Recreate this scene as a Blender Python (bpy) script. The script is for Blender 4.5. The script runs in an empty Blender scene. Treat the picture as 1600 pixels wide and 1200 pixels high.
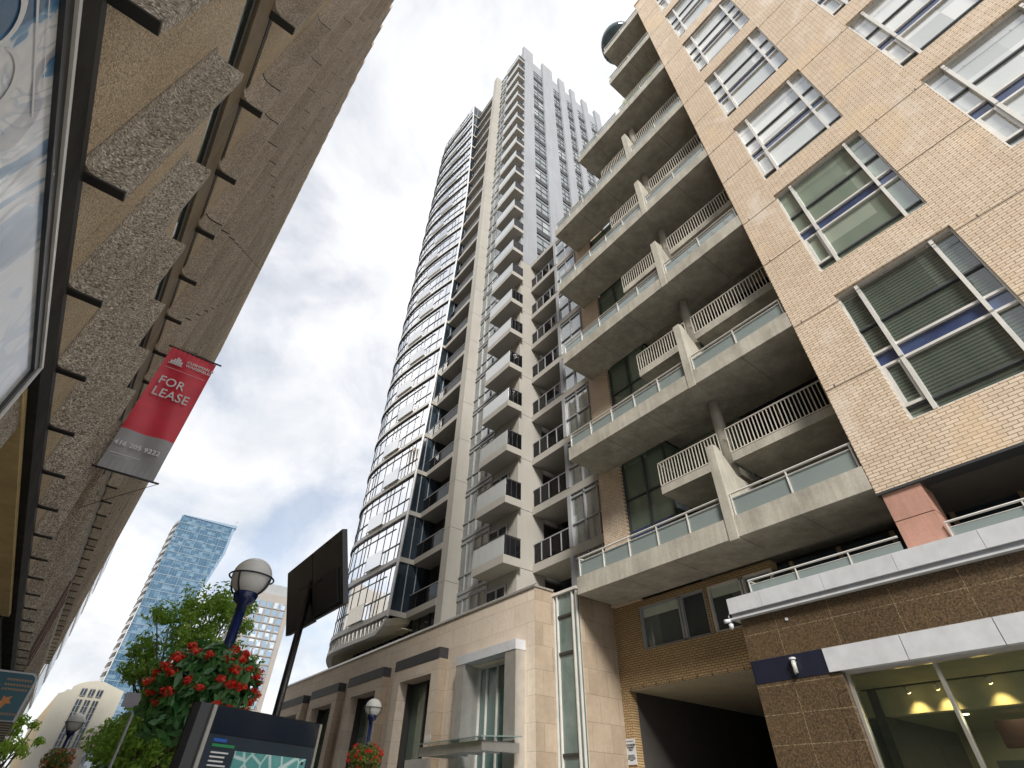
import bpy, math, random
from mathutils import Vector, Matrix
random.seed(7)
R = math.radians
scene = bpy.context.scene
col = scene.collection
CAM = Vector((0, 0, 1.6))

# ------------------------------------------------------------------ helpers
def tag(o, label=None, cat=None, group=None, kind=None):
    if label: o['label'] = label
    if cat: o['category'] = cat
    if group: o['group'] = group
    if kind: o['kind'] = kind
    return o

def empty(name, loc, label, cat, group=None, rz=0):
    o = bpy.data.objects.new(name, None)
    o.location = loc; o.rotation_euler = (0, 0, rz); o.empty_display_size = .3
    col.objects.link(o)
    return tag(o, label, cat, group)

XF = None            # optional change of size for a whole building, applied to coordinates as they are built
def xf(p):
    p = Vector(p)
    if XF is None: return p
    return Vector((p.x*XF, p.y*XF, p.z if p.z < .3 else 1.6+(p.z-1.6)*XF))

class MB:
    """collects faces (thing-local or world coordinates) for ONE mesh"""
    def __init__(s): s.v = []; s.f = []
    def quad(s, a, b, c, d):
        n = len(s.v); s.v += [tuple(a), tuple(b), tuple(c), tuple(d)]; s.f.append((n, n+1, n+2, n+3)); return s
    def poly(s, pts):
        n = len(s.v); s.v += [tuple(p) for p in pts]; s.f.append(tuple(range(n, n+len(pts)))); return s
    def box(s, x0, x1, y0, y1, z0, z1):
        if x0 > x1: x0, x1 = x1, x0
        if y0 > y1: y0, y1 = y1, y0
        if z0 > z1: z0, z1 = z1, z0
        n = len(s.v)
        s.v += [(x0,y0,z0),(x1,y0,z0),(x1,y1,z0),(x0,y1,z0),(x0,y0,z1),(x1,y0,z1),(x1,y1,z1),(x0,y1,z1)]
        for q in ((0,3,2,1),(4,5,6,7),(0,1,5,4),(1,2,6,5),(2,3,7,6),(3,0,4,7)):
            s.f.append(tuple(n+i for i in q))
        return s
    def prism(s, pts, d):
        """closed polygon pts extruded by vector d"""
        n = len(s.v); m = len(pts); d = Vector(d)
        s.v += [tuple(p) for p in pts] + [tuple(Vector(p)+d) for p in pts]
        s.f.append(tuple(n+i for i in range(m))[::-1]); s.f.append(tuple(n+m+i for i in range(m)))
        for i in range(m):
            j = (i+1) % m
            s.f.append((n+i, n+j, n+m+j, n+m+i))
        return s
    def tube(s, pts, r, seg=8, closed=False):
        pts = [Vector(p) for p in pts]; rings = []; m = len(pts)
        rr = r if isinstance(r, (list, tuple)) else [r]*m
        for i, p in enumerate(pts):
            if closed: t = pts[(i+1) % m]-pts[i-1]
            else: t = pts[min(i+1, m-1)]-pts[max(i-1, 0)]
            t.normalize()
            u = t.cross(Vector((0, 0, 1)))
            if u.length < .05: u = t.cross(Vector((1, 0, 0)))
            u.normalize(); w = t.cross(u)
            n = len(s.v)
            for k in range(seg):
                a = 2*math.pi*k/seg
                s.v.append(tuple(p+(u*math.cos(a)+w*math.sin(a))*rr[i]))
            rings.append(n)
        for i in range(m if closed else m-1):
            a, b = rings[i], rings[(i+1) % m]
            for k in range(seg):
                s.f.append((a+k, a+(k+1) % seg, b+(k+1) % seg, b+k))
        if not closed:
            s.f.append(tuple(rings[0]+k for k in range(seg))[::-1]); s.f.append(tuple(rings[-1]+k for k in range(seg)))
        return s
    def lathe(s, c, prof, seg=24):
        c = Vector(c); rings = []
        for (r, z) in prof:
            n = len(s.v); rings.append(n)
            for k in range(seg):
                a = 2*math.pi*k/seg
                s.v.append((c.x+r*math.cos(a), c.y+r*math.sin(a), c.z+z))
        for a, b in zip(rings, rings[1:]):
            for k in range(seg):
                s.f.append((a+k, a+(k+1) % seg, b+(k+1) % seg, b+k))
        s.f.append(tuple(rings[0]+k for k in range(seg))[::-1]); s.f.append(tuple(rings[-1]+k for k in range(seg)))
        return s
    def add(s, o):
        n = len(s.v); s.v += o.v; s.f += [tuple(n+i for i in f) for f in o.f]; return s
    def centre(s):
        c = Vector((0, 0, 0))
        for v in s.v: c += Vector(v)
        return c/max(1, len(s.v))
    def build(s, name, mat, parent=None, smooth=False, loc=None, label=None):
        """vertices are world coordinates unless the root is rotated, then root-local plus root location"""
        base = Vector((0, 0, 0)); p = parent
        while p is not None: base += p.location; p = p.parent
        if loc is not None: base += Vector(loc)
        me = bpy.data.meshes.new(name)
        me.from_pydata([tuple(xf(v)-base) for v in s.v], [], s.f)
        me.materials.append(mat)
        if smooth:
            for q in me.polygons: q.use_smooth = True
        me.update()
        o = bpy.data.objects.new(name, me)
        if loc is not None: o.location = loc
        o.parent = parent; col.objects.link(o)
        if label: o['label'] = label
        return o

def pool(name, items, parent, cap=98, smooth=False):
    """items: (MB, material, [(childname, MB, material)...]); the largest in view as parts, the rest one part of stuff"""
    items = sorted(items, key=lambda t: (t[0].centre()-CAM).length)
    out = []
    for it in items[:cap]:
        o = it[0].build(name, it[1], parent, smooth)
        for (cn, cm, cmat) in (it[2] if len(it) > 2 else []): cm.build(cn, cmat, o)
        out.append(o)
    if len(items) > cap:
        rest = MB(); [rest.add(i[0]) for i in items[cap:]]
        o = rest.build(name, items[cap][1], parent); o['kind'] = 'stuff'
        sub = {}
        for it in items[cap:]:
            for (cn, cm, cmat) in (it[2] if len(it) > 2 else []): sub.setdefault((cn, cmat.name), (MB(), cmat))[0].add(cm)
        for (cn, _), (m, cmat) in sub.items(): m.build(cn, cmat, o)['kind'] = 'stuff'
    return out

def text(name, body, size, mat, parent, origin, right, up, thick=.004, align='LEFT', bold=0.0, sx=1.0):
    cu = bpy.data.curves.new(name, 'FONT'); cu.body = body; cu.size = size; cu.extrude = thick
    cu.align_x = align; cu.resolution_u = 3; cu.offset = bold; cu.space_character = 1.05
    t = bpy.data.objects.new(name, cu); col.objects.link(t)
    bpy.context.view_layer.update()
    me = bpy.data.meshes.new_from_object(t.evaluated_get(bpy.context.evaluated_depsgraph_get()))
    bpy.data.objects.remove(t); me.name = name
    right = Vector(right).normalized(); up = Vector(up).normalized(); n = right.cross(up)
    base = Vector((0, 0, 0)); p = parent
    while p is not None: base += p.location; p = p.parent
    o0 = Vector(origin)
    for v in me.vertices:
        c = v.co.copy(); v.co = xf(o0 + right*c.x*sx + up*c.y + n*c.z) - base
    me.materials.clear(); me.materials.append(mat)
    o = bpy.data.objects.new(name, me); o.parent = parent; col.objects.link(o)
    return o

# ------------------------------------------------------------------ materials
MATS = {}
def newmat(name):
    m = bpy.data.materials.new(name); m.use_nodes = True
    nt = m.node_tree; bs = nt.nodes['Principled BSDF']; MATS[name] = m
    return m, nt, bs
def coords(nt, which='Object', swz=None, scale=(1, 1, 1)):
    # Geometry position: real-world metres, so pattern size stays true and no two pieces repeat
    g = nt.nodes.new('ShaderNodeNewGeometry'); out = g.outputs['Position']
    if swz:
        sp = nt.nodes.new('ShaderNodeSeparateXYZ'); nt.links.new(out, sp.inputs[0])
        cb = nt.nodes.new('ShaderNodeCombineXYZ')
        for i, a in enumerate(swz):
            if a in 'XYZ': nt.links.new(sp.outputs[a], cb.inputs[i])
        out = cb.outputs[0]
    mp = nt.nodes.new('ShaderNodeMapping'); mp.inputs['Scale'].default_value = scale
    nt.links.new(out, mp.inputs[0]); return mp.outputs[0]
def noise(nt, vec, sc, detail=4, rough=.6):
    n = nt.nodes.new('ShaderNodeTexNoise'); n.inputs['Scale'].default_value = sc
    n.inputs['Detail'].default_value = detail; n.inputs['Roughness'].default_value = rough
    nt.links.new(vec, n.inputs['Vector']); return n.outputs['Fac']
def ramp(nt, fac, stops):
    r = nt.nodes.new('ShaderNodeValToRGB'); e = r.color_ramp.elements
    e[0].position, e[0].color = stops[0][0], (*stops[0][1], 1)
    e[1].position, e[1].color = stops[-1][0], (*stops[-1][1], 1)
    for p, c in stops[1:-1]:
        x = e.new(p); x.color = (*c, 1)
    nt.links.new(fac, r.inputs[0]); return r.outputs[0]
def mix(nt, a, b, fac, mode='MIX'):
    m = nt.nodes.new('ShaderNodeMixRGB'); m.blend_type = mode
    for s, v in ((m.inputs[0], fac), (m.inputs[1], a), (m.inputs[2], b)):
        if isinstance(v, (int, float)): s.default_value = v
        elif isinstance(v, tuple): s.default_value = (*v, 1)
        else: nt.links.new(v, s)
    return m.outputs[0]
def bump(nt, bs, fac, strength, dist=.01):
    b = nt.nodes.new('ShaderNodeBump'); b.inputs['Strength'].default_value = strength; b.inputs['Distance'].default_value = dist
    nt.links.new(fac, b.inputs['Height']); nt.links.new(b.outputs[0], bs.inputs['Normal'])
def sc3(c, k): return tuple(min(1, x*k) for x in c)

def stone(name, c, var=.25, grain=1.5, fine=30, rough=.85, streak=0, stain=None):
    m, nt, bs = newmat(name)
    v = coords(nt)
    a = noise(nt, v, grain, 6)
    cr = ramp(nt, a, [(.25, sc3(c, 1-var)), (.5, c), (.78, sc3(c, 1+var*.7))])
    f = noise(nt, v, fine, 2)
    cr = mix(nt, cr, ramp(nt, f, [(.3, (.72, .72, .72)), (.7, (1, 1, 1))]), .45, 'MULTIPLY')
    if streak:
        v2 = coords(nt, scale=(1.6, 1.6, .16))
        s = noise(nt, v2, 1.6, 5, .7)
        cr = mix(nt, cr, ramp(nt, s, [(.42, (.45, .43, .4)), (.6, (1, 1, 1))]), streak, 'MULTIPLY')
    nt.links.new(cr, bs.inputs['Base Color']); bs.inputs['Roughness'].default_value = rough
    bump(nt, bs, f, .25)
    return m

def blocks(name, swz, bw, bh, c1, c2, mortar, msize, rough=.85, fine=40, off=.5, bumpy=.6, grime=.3, varsc=.35, bloom=None, fleck=0):
    """coursed masonry: brick, stone blocks, granite tiles"""
    m, nt, bs = newmat(name)
    v = coords(nt, swz=swz)
    b = nt.nodes.new('ShaderNodeTexBrick'); nt.links.new(v, b.inputs['Vector'])
    b.inputs['Color1'].default_value = (*c1, 1); b.inputs['Color2'].default_value = (*c2, 1); b.inputs['Mortar'].default_value = (*mortar, 1)
    b.inputs['Scale'].default_value = 1; b.inputs['Mortar Size'].default_value = msize; b.inputs['Mortar Smooth'].default_value = .2
    b.inputs['Brick Width'].default_value = bw; b.inputs['Row Height'].default_value = bh; b.offset = off
    b.inputs['Bias'].default_value = 0
    g = coords(nt)
    n1 = noise(nt, g, varsc, 6, .65); n2 = noise(nt, g, fine, 2)
    c = mix(nt, b.outputs['Color'], ramp(nt, n1, [(.3, (.7, .68, .66)), (.6, (1, 1, 1))]), grime, 'MULTIPLY')
    n3 = noise(nt, g, 6, 3)
    c = mix(nt, c, ramp(nt, n3, [(.35, (.78, .78, .78)), (.65, (1.0, 1.0, 1.0))]), .4, 'MULTIPLY')
    c = mix(nt, c, ramp(nt, n2, [(.3, (.75, .75, .75)), (.7, (1, 1, 1))]), .4, 'MULTIPLY')
    if fleck:
        c = mix(nt, c, ramp(nt, noise(nt, g, 26, 3, .8), [(.38, (.35, .33, .30)), (.5, (.9, .85, .8)), (.62, (1.7, 1.55, 1.35))]), fleck, 'MULTIPLY')
    if bloom:   # pale efflorescence and warm patches of their own shape
        n4 = noise(nt, coords(nt, scale=(1, 1, .7)), .8, 6, .7)
        c = mix(nt, c, bloom, ramp(nt, n4, [(.54, (0, 0, 0)), (.68, (.55, .55, .55))]))
        n5 = noise(nt, coords(nt, scale=(1.3, 1.3, 1)), .55, 5, .6)
        c = mix(nt, c, (.66, .47, .27), ramp(nt, n5, [(.55, (0, 0, 0)), (.7, (.35, .35, .35))]))
    nt.links.new(c, bs.inputs['Base Color']); bs.inputs['Roughness'].default_value = rough
    inv = nt.nodes.new('ShaderNodeMath'); inv.operation = 'SUBTRACT'; inv.inputs[0].default_value = 1
    nt.links.new(b.outputs['Fac'], inv.inputs[1])
    bump(nt, bs, inv.outputs[0], bumpy, .012)
    return m

def aggregate(name, c, light, dark, sc=70, joint=None):
    m, nt, bs = newmat(name)
    v = coords(nt)
    vo = nt.nodes.new('ShaderNodeTexVoronoi'); vo.inputs['Scale'].default_value = sc; nt.links.new(v, vo.inputs['Vector'])
    sep = nt.nodes.new('ShaderNodeSeparateColor'); nt.links.new(vo.outputs['Color'], sep.inputs[0])
    cr = ramp(nt, sep.outputs[0], [(0, dark), (.45, c), (.8, sc3(c, 1.25)), (1, light)])
    big = noise(nt, v, .8, 5)
    cr = mix(nt, cr, ramp(nt, big, [(.3, (.7, .66, .6)), (.65, (1, 1, 1))]), .6, 'MULTIPLY')
    if joint:
        sp = nt.nodes.new('ShaderNodeSeparateXYZ'); nt.links.new(v, sp.inputs[0])
        wy = nt.nodes.new('ShaderNodeMath'); wy.operation = 'MULTIPLY_ADD'; wy.inputs[1].default_value = .79365; wy.inputs[2].default_value = -.2
        nt.links.new(sp.outputs['Y'], wy.inputs[0])
        fl = nt.nodes.new('ShaderNodeMath'); fl.operation = 'FLOOR'; nt.links.new(wy.outputs[0], fl.inputs[0])
        st = nt.nodes.new('ShaderNodeMath'); st.operation = 'MULTIPLY_ADD'; st.inputs[1].default_value = 1.7
        nt.links.new(fl.outputs[0], st.inputs[0]); nt.links.new(sp.outputs['Z'], st.inputs[2])
        dv = nt.nodes.new('ShaderNodeMath'); dv.operation = 'DIVIDE'; dv.inputs[1].default_value = joint; nt.links.new(st.outputs[0], dv.inputs[0])
        fr = nt.nodes.new('ShaderNodeMath'); fr.operation = 'FRACT'; nt.links.new(dv.outputs[0], fr.inputs[0])
        lt = nt.nodes.new('ShaderNodeMath'); lt.operation = 'LESS_THAN'; lt.inputs[1].default_value = .012; nt.links.new(fr.outputs[0], lt.inputs[0])
        f2 = nt.nodes.new('ShaderNodeMath'); f2.operation = 'FLOOR'; nt.links.new(dv.outputs[0], f2.inputs[0])
        wn = nt.nodes.new('ShaderNodeTexWhiteNoise'); wn.noise_dimensions = '2D'
        cb = nt.nodes.new('ShaderNodeCombineXYZ'); nt.links.new(fl.outputs[0], cb.inputs[0]); nt.links.new(f2.outputs[0], cb.inputs[1]); nt.links.new(cb.outputs[0], wn.inputs['Vector'])
        cr = mix(nt, cr, ramp(nt, wn.outputs['Value'], [(0, (.72, .7, .64)), (1, (1.0, .98, .96))]), .8, 'MULTIPLY')
        cr = mix(nt, cr, (.02, .018, .015), lt.outputs[0])
    nt.links.new(cr, bs.inputs['Base Color']); bs.inputs['Roughness'].default_value = .8
    bump(nt, bs, sep.outputs[0], .5, .01)
    return m

def plain(name, c, rough=.5, metal=0, emit=None, es=1, spec=.5, var=.12):
    m, nt, bs = newmat(name)
    v = coords(nt); n = noise(nt, v, 3.1, 4)
    cr = ramp(nt, n, [(.3, sc3(c, 1-var)), (.7, sc3(c, 1+var*.5))])
    nt.links.new(cr, bs.inputs['Base Color'])
    bs.inputs['Roughness'].default_value = rough; bs.inputs['Metallic'].default_value = metal
    bs.inputs['Specular IOR Level'].default_value = spec
    if emit:
        bs.inputs['Emission Color'].default_value = (*emit, 1); bs.inputs['Emission Strength'].default_value = es
    return m

def glass(name, c, ior=1.9, rough=.02, cell=None, c2=None, refl=(1, 1, 1), wav=.04, slats=0):
    """opaque-backed glazing: dark interior colour under a mirror-like Fresnel layer; panes vary by cell"""
    m, nt, bs = newmat(name); nt.nodes.remove(bs)
    out = nt.nodes['Material Output']
    d = nt.nodes.new('ShaderNodeBsdfDiffuse'); g = nt.nodes.new('ShaderNodeBsdfGlossy'); mx = nt.nodes.new('ShaderNodeMixShader')
    fr = nt.nodes.new('ShaderNodeFresnel'); fr.inputs['IOR'].default_value = ior
    g.inputs['Roughness'].default_value = rough; g.inputs['Color'].default_value = (*refl, 1)
    v = coords(nt)
    if cell:
        vo = nt.nodes.new('ShaderNodeTexWhiteNoise'); vo.noise_dimensions = '3D'
        mp = nt.nodes.new('ShaderNodeMapping'); mp.inputs['Scale'].default_value = tuple(1/k for k in cell); nt.links.new(v, mp.inputs[0])
        vm = nt.nodes.new('ShaderNodeVectorMath'); vm.operation = 'FLOOR'; nt.links.new(mp.outputs[0], vm.inputs[0])
        nt.links.new(vm.outputs[0], vo.inputs['Vector'])
        cr = ramp(nt, vo.outputs['Value'], [(0, c), (.6, sc3(c, 1.3)), (1, c2 or sc3(c, 2.5))])
    else:
        n = noise(nt, v, .9, 4); cr = ramp(nt, n, [(.35, c), (.7, c2 or sc3(c, 1.8))])
    if slats:   # venetian blind hanging behind the pane
        wv = nt.nodes.new('ShaderNodeTexWave'); wv.bands_direction = 'Z'; wv.inputs['Scale'].default_value = slats; nt.links.new(v, wv.inputs['Vector'])
        cr = mix(nt, cr, ramp(nt, wv.outputs['Fac'], [(.3, (.35, .35, .35)), (.6, (1, 1, 1))]), .8, 'MULTIPLY')
    nt.links.new(cr, d.inputs['Color'])
    n = noise(nt, v, 1.3, 2); b = nt.nodes.new('ShaderNodeBump'); b.inputs['Strength'].default_value = wav; b.inputs['Distance'].default_value = .05
    nt.links.new(n, b.inputs['Height']); nt.links.new(b.outputs[0], g.inputs['Normal'])
    nt.links.new(fr.outputs[0], mx.inputs[0]); nt.links.new(d.outputs[0], mx.inputs[1]); nt.links.new(g.outputs[0], mx.inputs[2])
    nt.links.new(mx.outputs[0], out.inputs[0]); return m

def clear(name, tint=(.8, .9, .88), refl=1.6, alpha=.75, body=(.5, .6, .6)):
    """see-through pane: tinted transparency, a little body colour, Fresnel reflection"""
    m, nt, bs = newmat(name); nt.nodes.remove(bs); out = nt.nodes['Material Output']
    t = nt.nodes.new('ShaderNodeBsdfTransparent'); t.inputs[0].default_value = (*tint, 1)
    d = nt.nodes.new('ShaderNodeBsdfDiffuse'); d.inputs[0].default_value = (*body, 1)
    g = nt.nodes.new('ShaderNodeBsdfGlossy'); g.inputs['Roughness'].default_value = .02
    m1 = nt.nodes.new('ShaderNodeMixShader'); m1.inputs[0].default_value = alpha
    nt.links.new(d.outputs[0], m1.inputs[1]); nt.links.new(t.outputs[0], m1.inputs[2])
    fr = nt.nodes.new('ShaderNodeFresnel'); fr.inputs[0].default_value = refl
    m2 = nt.nodes.new('ShaderNodeMixShader'); nt.links.new(fr.outputs[0], m2.inputs[0]); nt.links.new(m1.outputs[0], m2.inputs[1]); nt.links.new(g.outputs[0], m2.inputs[2])
    nt.links.new(m2.outputs[0], out.inputs[0]); return m

def leafmat(name, c1, c2, rough=.5, trans=.35):
    m, nt, bs = newmat(name)
    v = coords(nt); n = noise(nt, v, 9, 3, .7)
    cr = ramp(nt, n, [(.3, c1), (.68, c2)])
    nt.links.new(cr, bs.inputs['Base Color']); bs.inputs['Roughness'].default_value = rough
    tr = nt.nodes.new('ShaderNodeBsdfTranslucent'); nt.links.new(cr, tr.inputs[0])
    mx = nt.nodes.new('ShaderNodeMixShader'); mx.inputs[0].default_value = trans
    nt.links.new(bs.outputs[0], mx.inputs[1]); nt.links.new(tr.outputs[0], mx.inputs[2]); nt.links.new(mx.outputs[0], nt.nodes['Material Output'].inputs[0])
    return m

M_brick = blocks('tan_brick', 'YZ', .27, .086, (.70, .575, .445), (.60, .475, .35), (.26, .20, .145), .010, grime=.3, bloom=(.66, .58, .52))
M_brickx = blocks('tan_brick_side', 'XZ', .27, .086, (.70, .56, .41), (.60, .45, .31), (.24, .17, .11), .010, grime=.25)
M_brickshade = blocks('shaded_tan_brick', 'YZ', .21, .072, (.46, .32, .16), (.38, .26, .13), (.13, .09, .05), .011, grime=.5)  # tan brick toned dark and golden: garage shade put into the colour
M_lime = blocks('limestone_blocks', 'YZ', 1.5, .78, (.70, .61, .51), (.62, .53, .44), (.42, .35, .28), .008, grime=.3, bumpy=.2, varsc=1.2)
M_limex = blocks('limestone_blocks_side', 'XZ', .9, .78, (.42, .34, .255), (.33, .26, .19), (.22, .175, .13), .008, grime=.6, bumpy=.2, varsc=1.2)  # darker limestone copy: dirtier stone, plus side-face shade put into the colour
M_granite = blocks('brown_granite', 'YZ', 1.335, .575, (.105, .076, .046), (.088, .064, .04), (.24, .2, .14), .006, rough=.4, off=0, bumpy=.1, fine=28, fleck=.9)
M_conc = stone('cast_concrete', (.42, .40, .345), .28, .9, 14, streak=.35)
M_concd = stone('soffit_concrete', (.36, .335, .27), .2, .6, 10, streak=0)
M_conclight = stone('painted_precast', (.38, .365, .335), .09, .5, 25, streak=.08)
M_fin = stone('pale_fin_panel', (.30, .315, .345), .08, .4, 20, streak=.15)
M_agg = aggregate('exposed_aggregate', (.42, .365, .30), (.78, .70, .60), (.17, .14, .11), 95, joint=2.95)
M_agglow = aggregate('coarse_aggregate', (.37, .33, .275), (.80, .74, .65), (.11, .09, .07), 80)
M_aggwall = aggregate('golden_aggregate', (.55, .445, .315), (.82, .72, .55), (.24, .18, .12), 110)
M_ochre = stone('ochre_plaster', (.66, .50, .25), .25, 1.4, 12, streak=.2)
M_darkgran = stone('black_granite', (.04, .038, .034), .5, 3, 60, rough=.95)
MATS['black_granite'].node_tree.nodes['Principled BSDF'].inputs['Specular IOR Level'].default_value = .08
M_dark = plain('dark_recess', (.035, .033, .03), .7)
M_brown = stone('brown_metal_beam', (.20, .15, .085), .35, 2, 20, rough=.75)
M_rust = plain('rust_panel', (.17, .07, .04), .6)
M_white = plain('white_metal', (.50, .515, .54), .4)
M_steel = plain('brushed_steel', (.62, .61, .58), .28, .75)
M_frame = plain('pale_aluminium', (.62, .61, .58), .4, .2)
M_darkframe = plain('dark_mullion', (.05, .055, .06), .35)
M_grey = plain('grey_metal', (.3, .31, .33), .4)
M_black = plain('black_metal', (.012, .012, .014), .22, spec=.6)
M_charcoal = plain('charcoal_sheet', (.028, .028, .03), .4)
M_navy = plain('navy_paint', (.008, .02, .095), .25, spec=.7)
M_navypanel = plain('navy_panel', (.010, .012, .026), .45)
M_pink = stone('pink_stone', (.48, .27, .21), .15, 1.5, 30, rough=.5, streak=.3)
M_lintel = stone('charcoal_granite', (.032, .032, .034), .3, 3, 50, rough=.6)
M_baluster = plain('cream_railing', (.55, .52, .46), .5)
M_glass = glass('sky_glass', (.10, .12, .125), 3.2, cell=(3, 1.1, 3.205), c2=(.34, .38, .39))
M_glassblk = glass('pale_curtain_glass', (.20, .245, .24), 2.7, cell=(50, 1.2, 1.6), c2=(.42, .48, .47))
M_glassdark = glass('dark_return_glass', (.012, .018, .025), 1.45, cell=(.8, 60, 3.2), c2=(.03, .045, .06))
M_glassgreen = glass('green_glass', (.10, .14, .11), 2.1, cell=(60, 1.4, 2.2), c2=(.24, .30, .25))
M_glassbrick = glass('window_glass', (.06, .08, .068), 2.0, slats=3.1, cell=(60, 1.5, 1.2), c2=(.20, .235, .20), wav=.1)
M_glasswhite = glass('window_blind_and_sky_white', (.34, .36, .35), 3.4, cell=(60, 1.5, 1.2), c2=(.62, .63, .61), wav=.1)  # blinds in some windows; the sky's white reflection put into the body colour
M_glasscurtain = glass('window_with_pale_curtain', (.13, .17, .14), 2.6, cell=(60, 1.5, 1.2), c2=(.26, .31, .26), wav=.1)
M_glasslow = glass('garage_window_glass', (.03, .04, .04), 1.6, cell=(60, 1, 3), c2=(.12, .14, .13))
M_glassblue = glass('blue_tower_glass', (.045, .095, .15), 1.6, cell=(1.6, 60, 1.2), c2=(.15, .23, .30), refl=(.68, .80, .95))
M_glasshotel = glass('hotel_glass', (.16, .24, .33), 1.7, cell=(1.2, 60, 1.7), c2=(.5, .56, .62))
M_spandrel = glass('blue_spandrel', (.02, .035, .10), 1.9, c2=(.05, .08, .17))
M_guard = clear('guard_glass', (.85, .93, .92), 2.4, .35, (.72, .77, .79))
M_guarddark = clear('smoked_guard', (.25, .27, .28), 1.4, .75, (.03, .03, .035))
M_guardslab = clear('balcony_guard_glass', (.85, .93, .93), 1.9, .6, (.5, .6, .6))
M_shopglass = clear('shop_glass', (.82, .86, .8), 1.35, .97, (.2, .25, .2))
M_canopyglass = clear('canopy_glass', (.7, .85, .82), 1.7, .6, (.45, .6, .58))
M_globe = plain('frosted_globe', (.78, .78, .76), .35, var=.06)
M_bark = stone('tree_bark', (.16, .12, .08), .4, 4, 20)
M_leaf = leafmat('tree_leaf', (.16, .34, .04), (.46, .66, .12), .5, .5)
M_leaflight = leafmat('sunlit_leaf', (.32, .52, .05), (.66, .82, .18), .5, .55)
M_leafdark = leafmat('begonia_leaf', (.025, .11, .03), (.11, .29, .08), .3, .25)
M_leafmix = leafmat('basket_leaf', (.09, .14, .02), (.30, .34, .06))
M_flower = leafmat('red_flower', (.70, .02, .02), (.95, .10, .05))
M_floworange = leafmat('orange_flower', (.6, .09, .03), (.85, .3, .12))
M_soil = plain('basket_liner', (.05, .035, .02), .9)
M_asphalt = stone('asphalt', (.055, .055, .057), .25, .7, 60)
M_paving = blocks('concrete_paving', 'XY', 1.2, 1.2, (.50, .49, .46), (.44, .43, .41), (.12, .12, .11), .008, off=0, bumpy=.2)

# ------------------------------------------------------------------ ground, road
def structure(name, m, mat):
    return tag(m.build(name, mat), kind='structure')
structure('ground', MB().quad((-900, -300, 0), (900, -300, 0), (900, 1500, 0), (-900, 1500, 0)), stone('distant_ground', (.2, .19, .18), .2, .05, 2))
structure('road', MB().box(3.6, 9.6, -60, 700, -.2, .004), M_asphalt)
structure('pavement_kiosk_side', MB().box(-6, 3.6, -60, 700, -.2, .14), M_paving)
structure('pavement_shop_side', MB().box(9.6, 16.5, -60, 700, -.2, .14), M_paving)
structure('lane_marking', MB().box(6.52, 6.66, -60, 700, .006, .009), plain('yellow_road_paint', (.6, .42, .05), .7))

# ================================================================== LEFT RIBBED BUILDING
XF = .7
LR = (-1.47*XF, 0, 0)
LB = empty('office_building', LR, 'brown exposed-aggregate office block with rows of vertical concrete ribs behind the red lease banner', 'building', rz=.012)
X0 = -1.47                 # rib front plane in unrotated coordinates
Y_A, Y_B, HTOP = -1.5, 75.0, 56.6
m = MB()
m.box(X0-14, X0-.40, Y_A, Y_B, 12.32, HTOP-.4)             # upper wall body
m.build('upper_wall', M_aggwall, LB)
# lower band wall as panels, with open joints every rib bay (flat panels, tiny step)
m = MB(); y = Y_A; k = 0
while y < Y_B:
    m.box(X0-1.2, X0-.37-(.006 if k % 2 else 0), y, min(y+1.785, Y_B), 6.2, 10.05); y += 1.8; k += 1
m.build('lower_wall', M_aggwall, LB)
# curved coves where rib meets wall, lower band
def rib(y, z0, z1, depth, th, taper=0, cove=.22, n=5):
    m = MB()
    prof = [(X0, y), (X0, y+th), (X0-depth, y+th)]
    # cove on the camera side: from wall at y-cove to rib face
    for i in range(n+1):
        a = i/n*math.pi/2
        prof.append((X0-depth + (1-math.cos(a))*cove*.9, y-cove*(1-math.sin(a))))
    if taper:
        low = [(x, yy, z0) for x, yy in prof]
        top = [(X0-depth + (x-(X0-depth))*1.0, yy, z1) for x, yy in prof]
    pts = [(x, yy, z0) for x, yy in prof]
    m.prism(pts[::-1], (0, 0, z1-z0))
    return m
ribs = []; y = 4.42-1.8*3; k = 0
while y < Y_B:
    mm = rib(y, 6.20, 9.42+random.uniform(-.03, .03), .37, .11, cove=.14)
    ft = MB().box(X0-.37, X0-.004, y-.004, y+.114, 6.17, 6.196)  # thin dark plate painting shade on the rib's underside, in both bands
    ribs.append((mm, M_agglow, [('foot_shade', ft, M_dark)])); y += 1.8; k += 1
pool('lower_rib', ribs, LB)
ribs = []; y = 4.6-1.8*3; k = 0
while y < Y_B-.3:
    mm = rib(y, 12.05, HTOP+random.uniform(-.12, .12), .42, .13, cove=.22)
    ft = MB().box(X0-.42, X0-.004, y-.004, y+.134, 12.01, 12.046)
    ribs.append((mm, M_agg, [('foot_shade', ft, M_dark)])); y += 1.8; k += 1
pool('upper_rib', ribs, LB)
MB().box(X0-12, X0-.62, Y_A, Y_B, 9.3, 12.3).build('mezzanine_core', M_dark, LB)
g = MB(); y = Y_A
while y < Y_B: g.box(X0-.62, X0-.50, y+.04, min(y+3.56, Y_B), 10.0, 10.86); y += 3.6
g.build('mezzanine_glazing', glass('olive_glass', (.04, .05, .035), 1.35, c2=(.09, .11, .08), rough=.15), LB)
MB().box(X0-.62, X0-.46, Y_A, Y_B, 10.86, 11.08).build('mezzanine_frame', M_dark, LB)
m = MB(); y = Y_A+.9
while y < Y_B: m.box(X0-.62, X0-.42, y+.01, min(y+3.59, Y_B), 11.08, 12.12); y += 3.6
m.build('brown_beam', M_brown, LB)
MB().box(X0-.62, X0-.41, Y_A, Y_B, 12.14, 12.30).build('dark_soffit_trim', M_dark, LB)
# rusty pipes run up the lower ribs further down the street
for i in range(3):
    MB().box(X0+.01, X0+.05, 31.2+i*1.8, 31.45+i*1.8, 6.4, 9.6).build('rust_panel', M_rust, LB)
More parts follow.
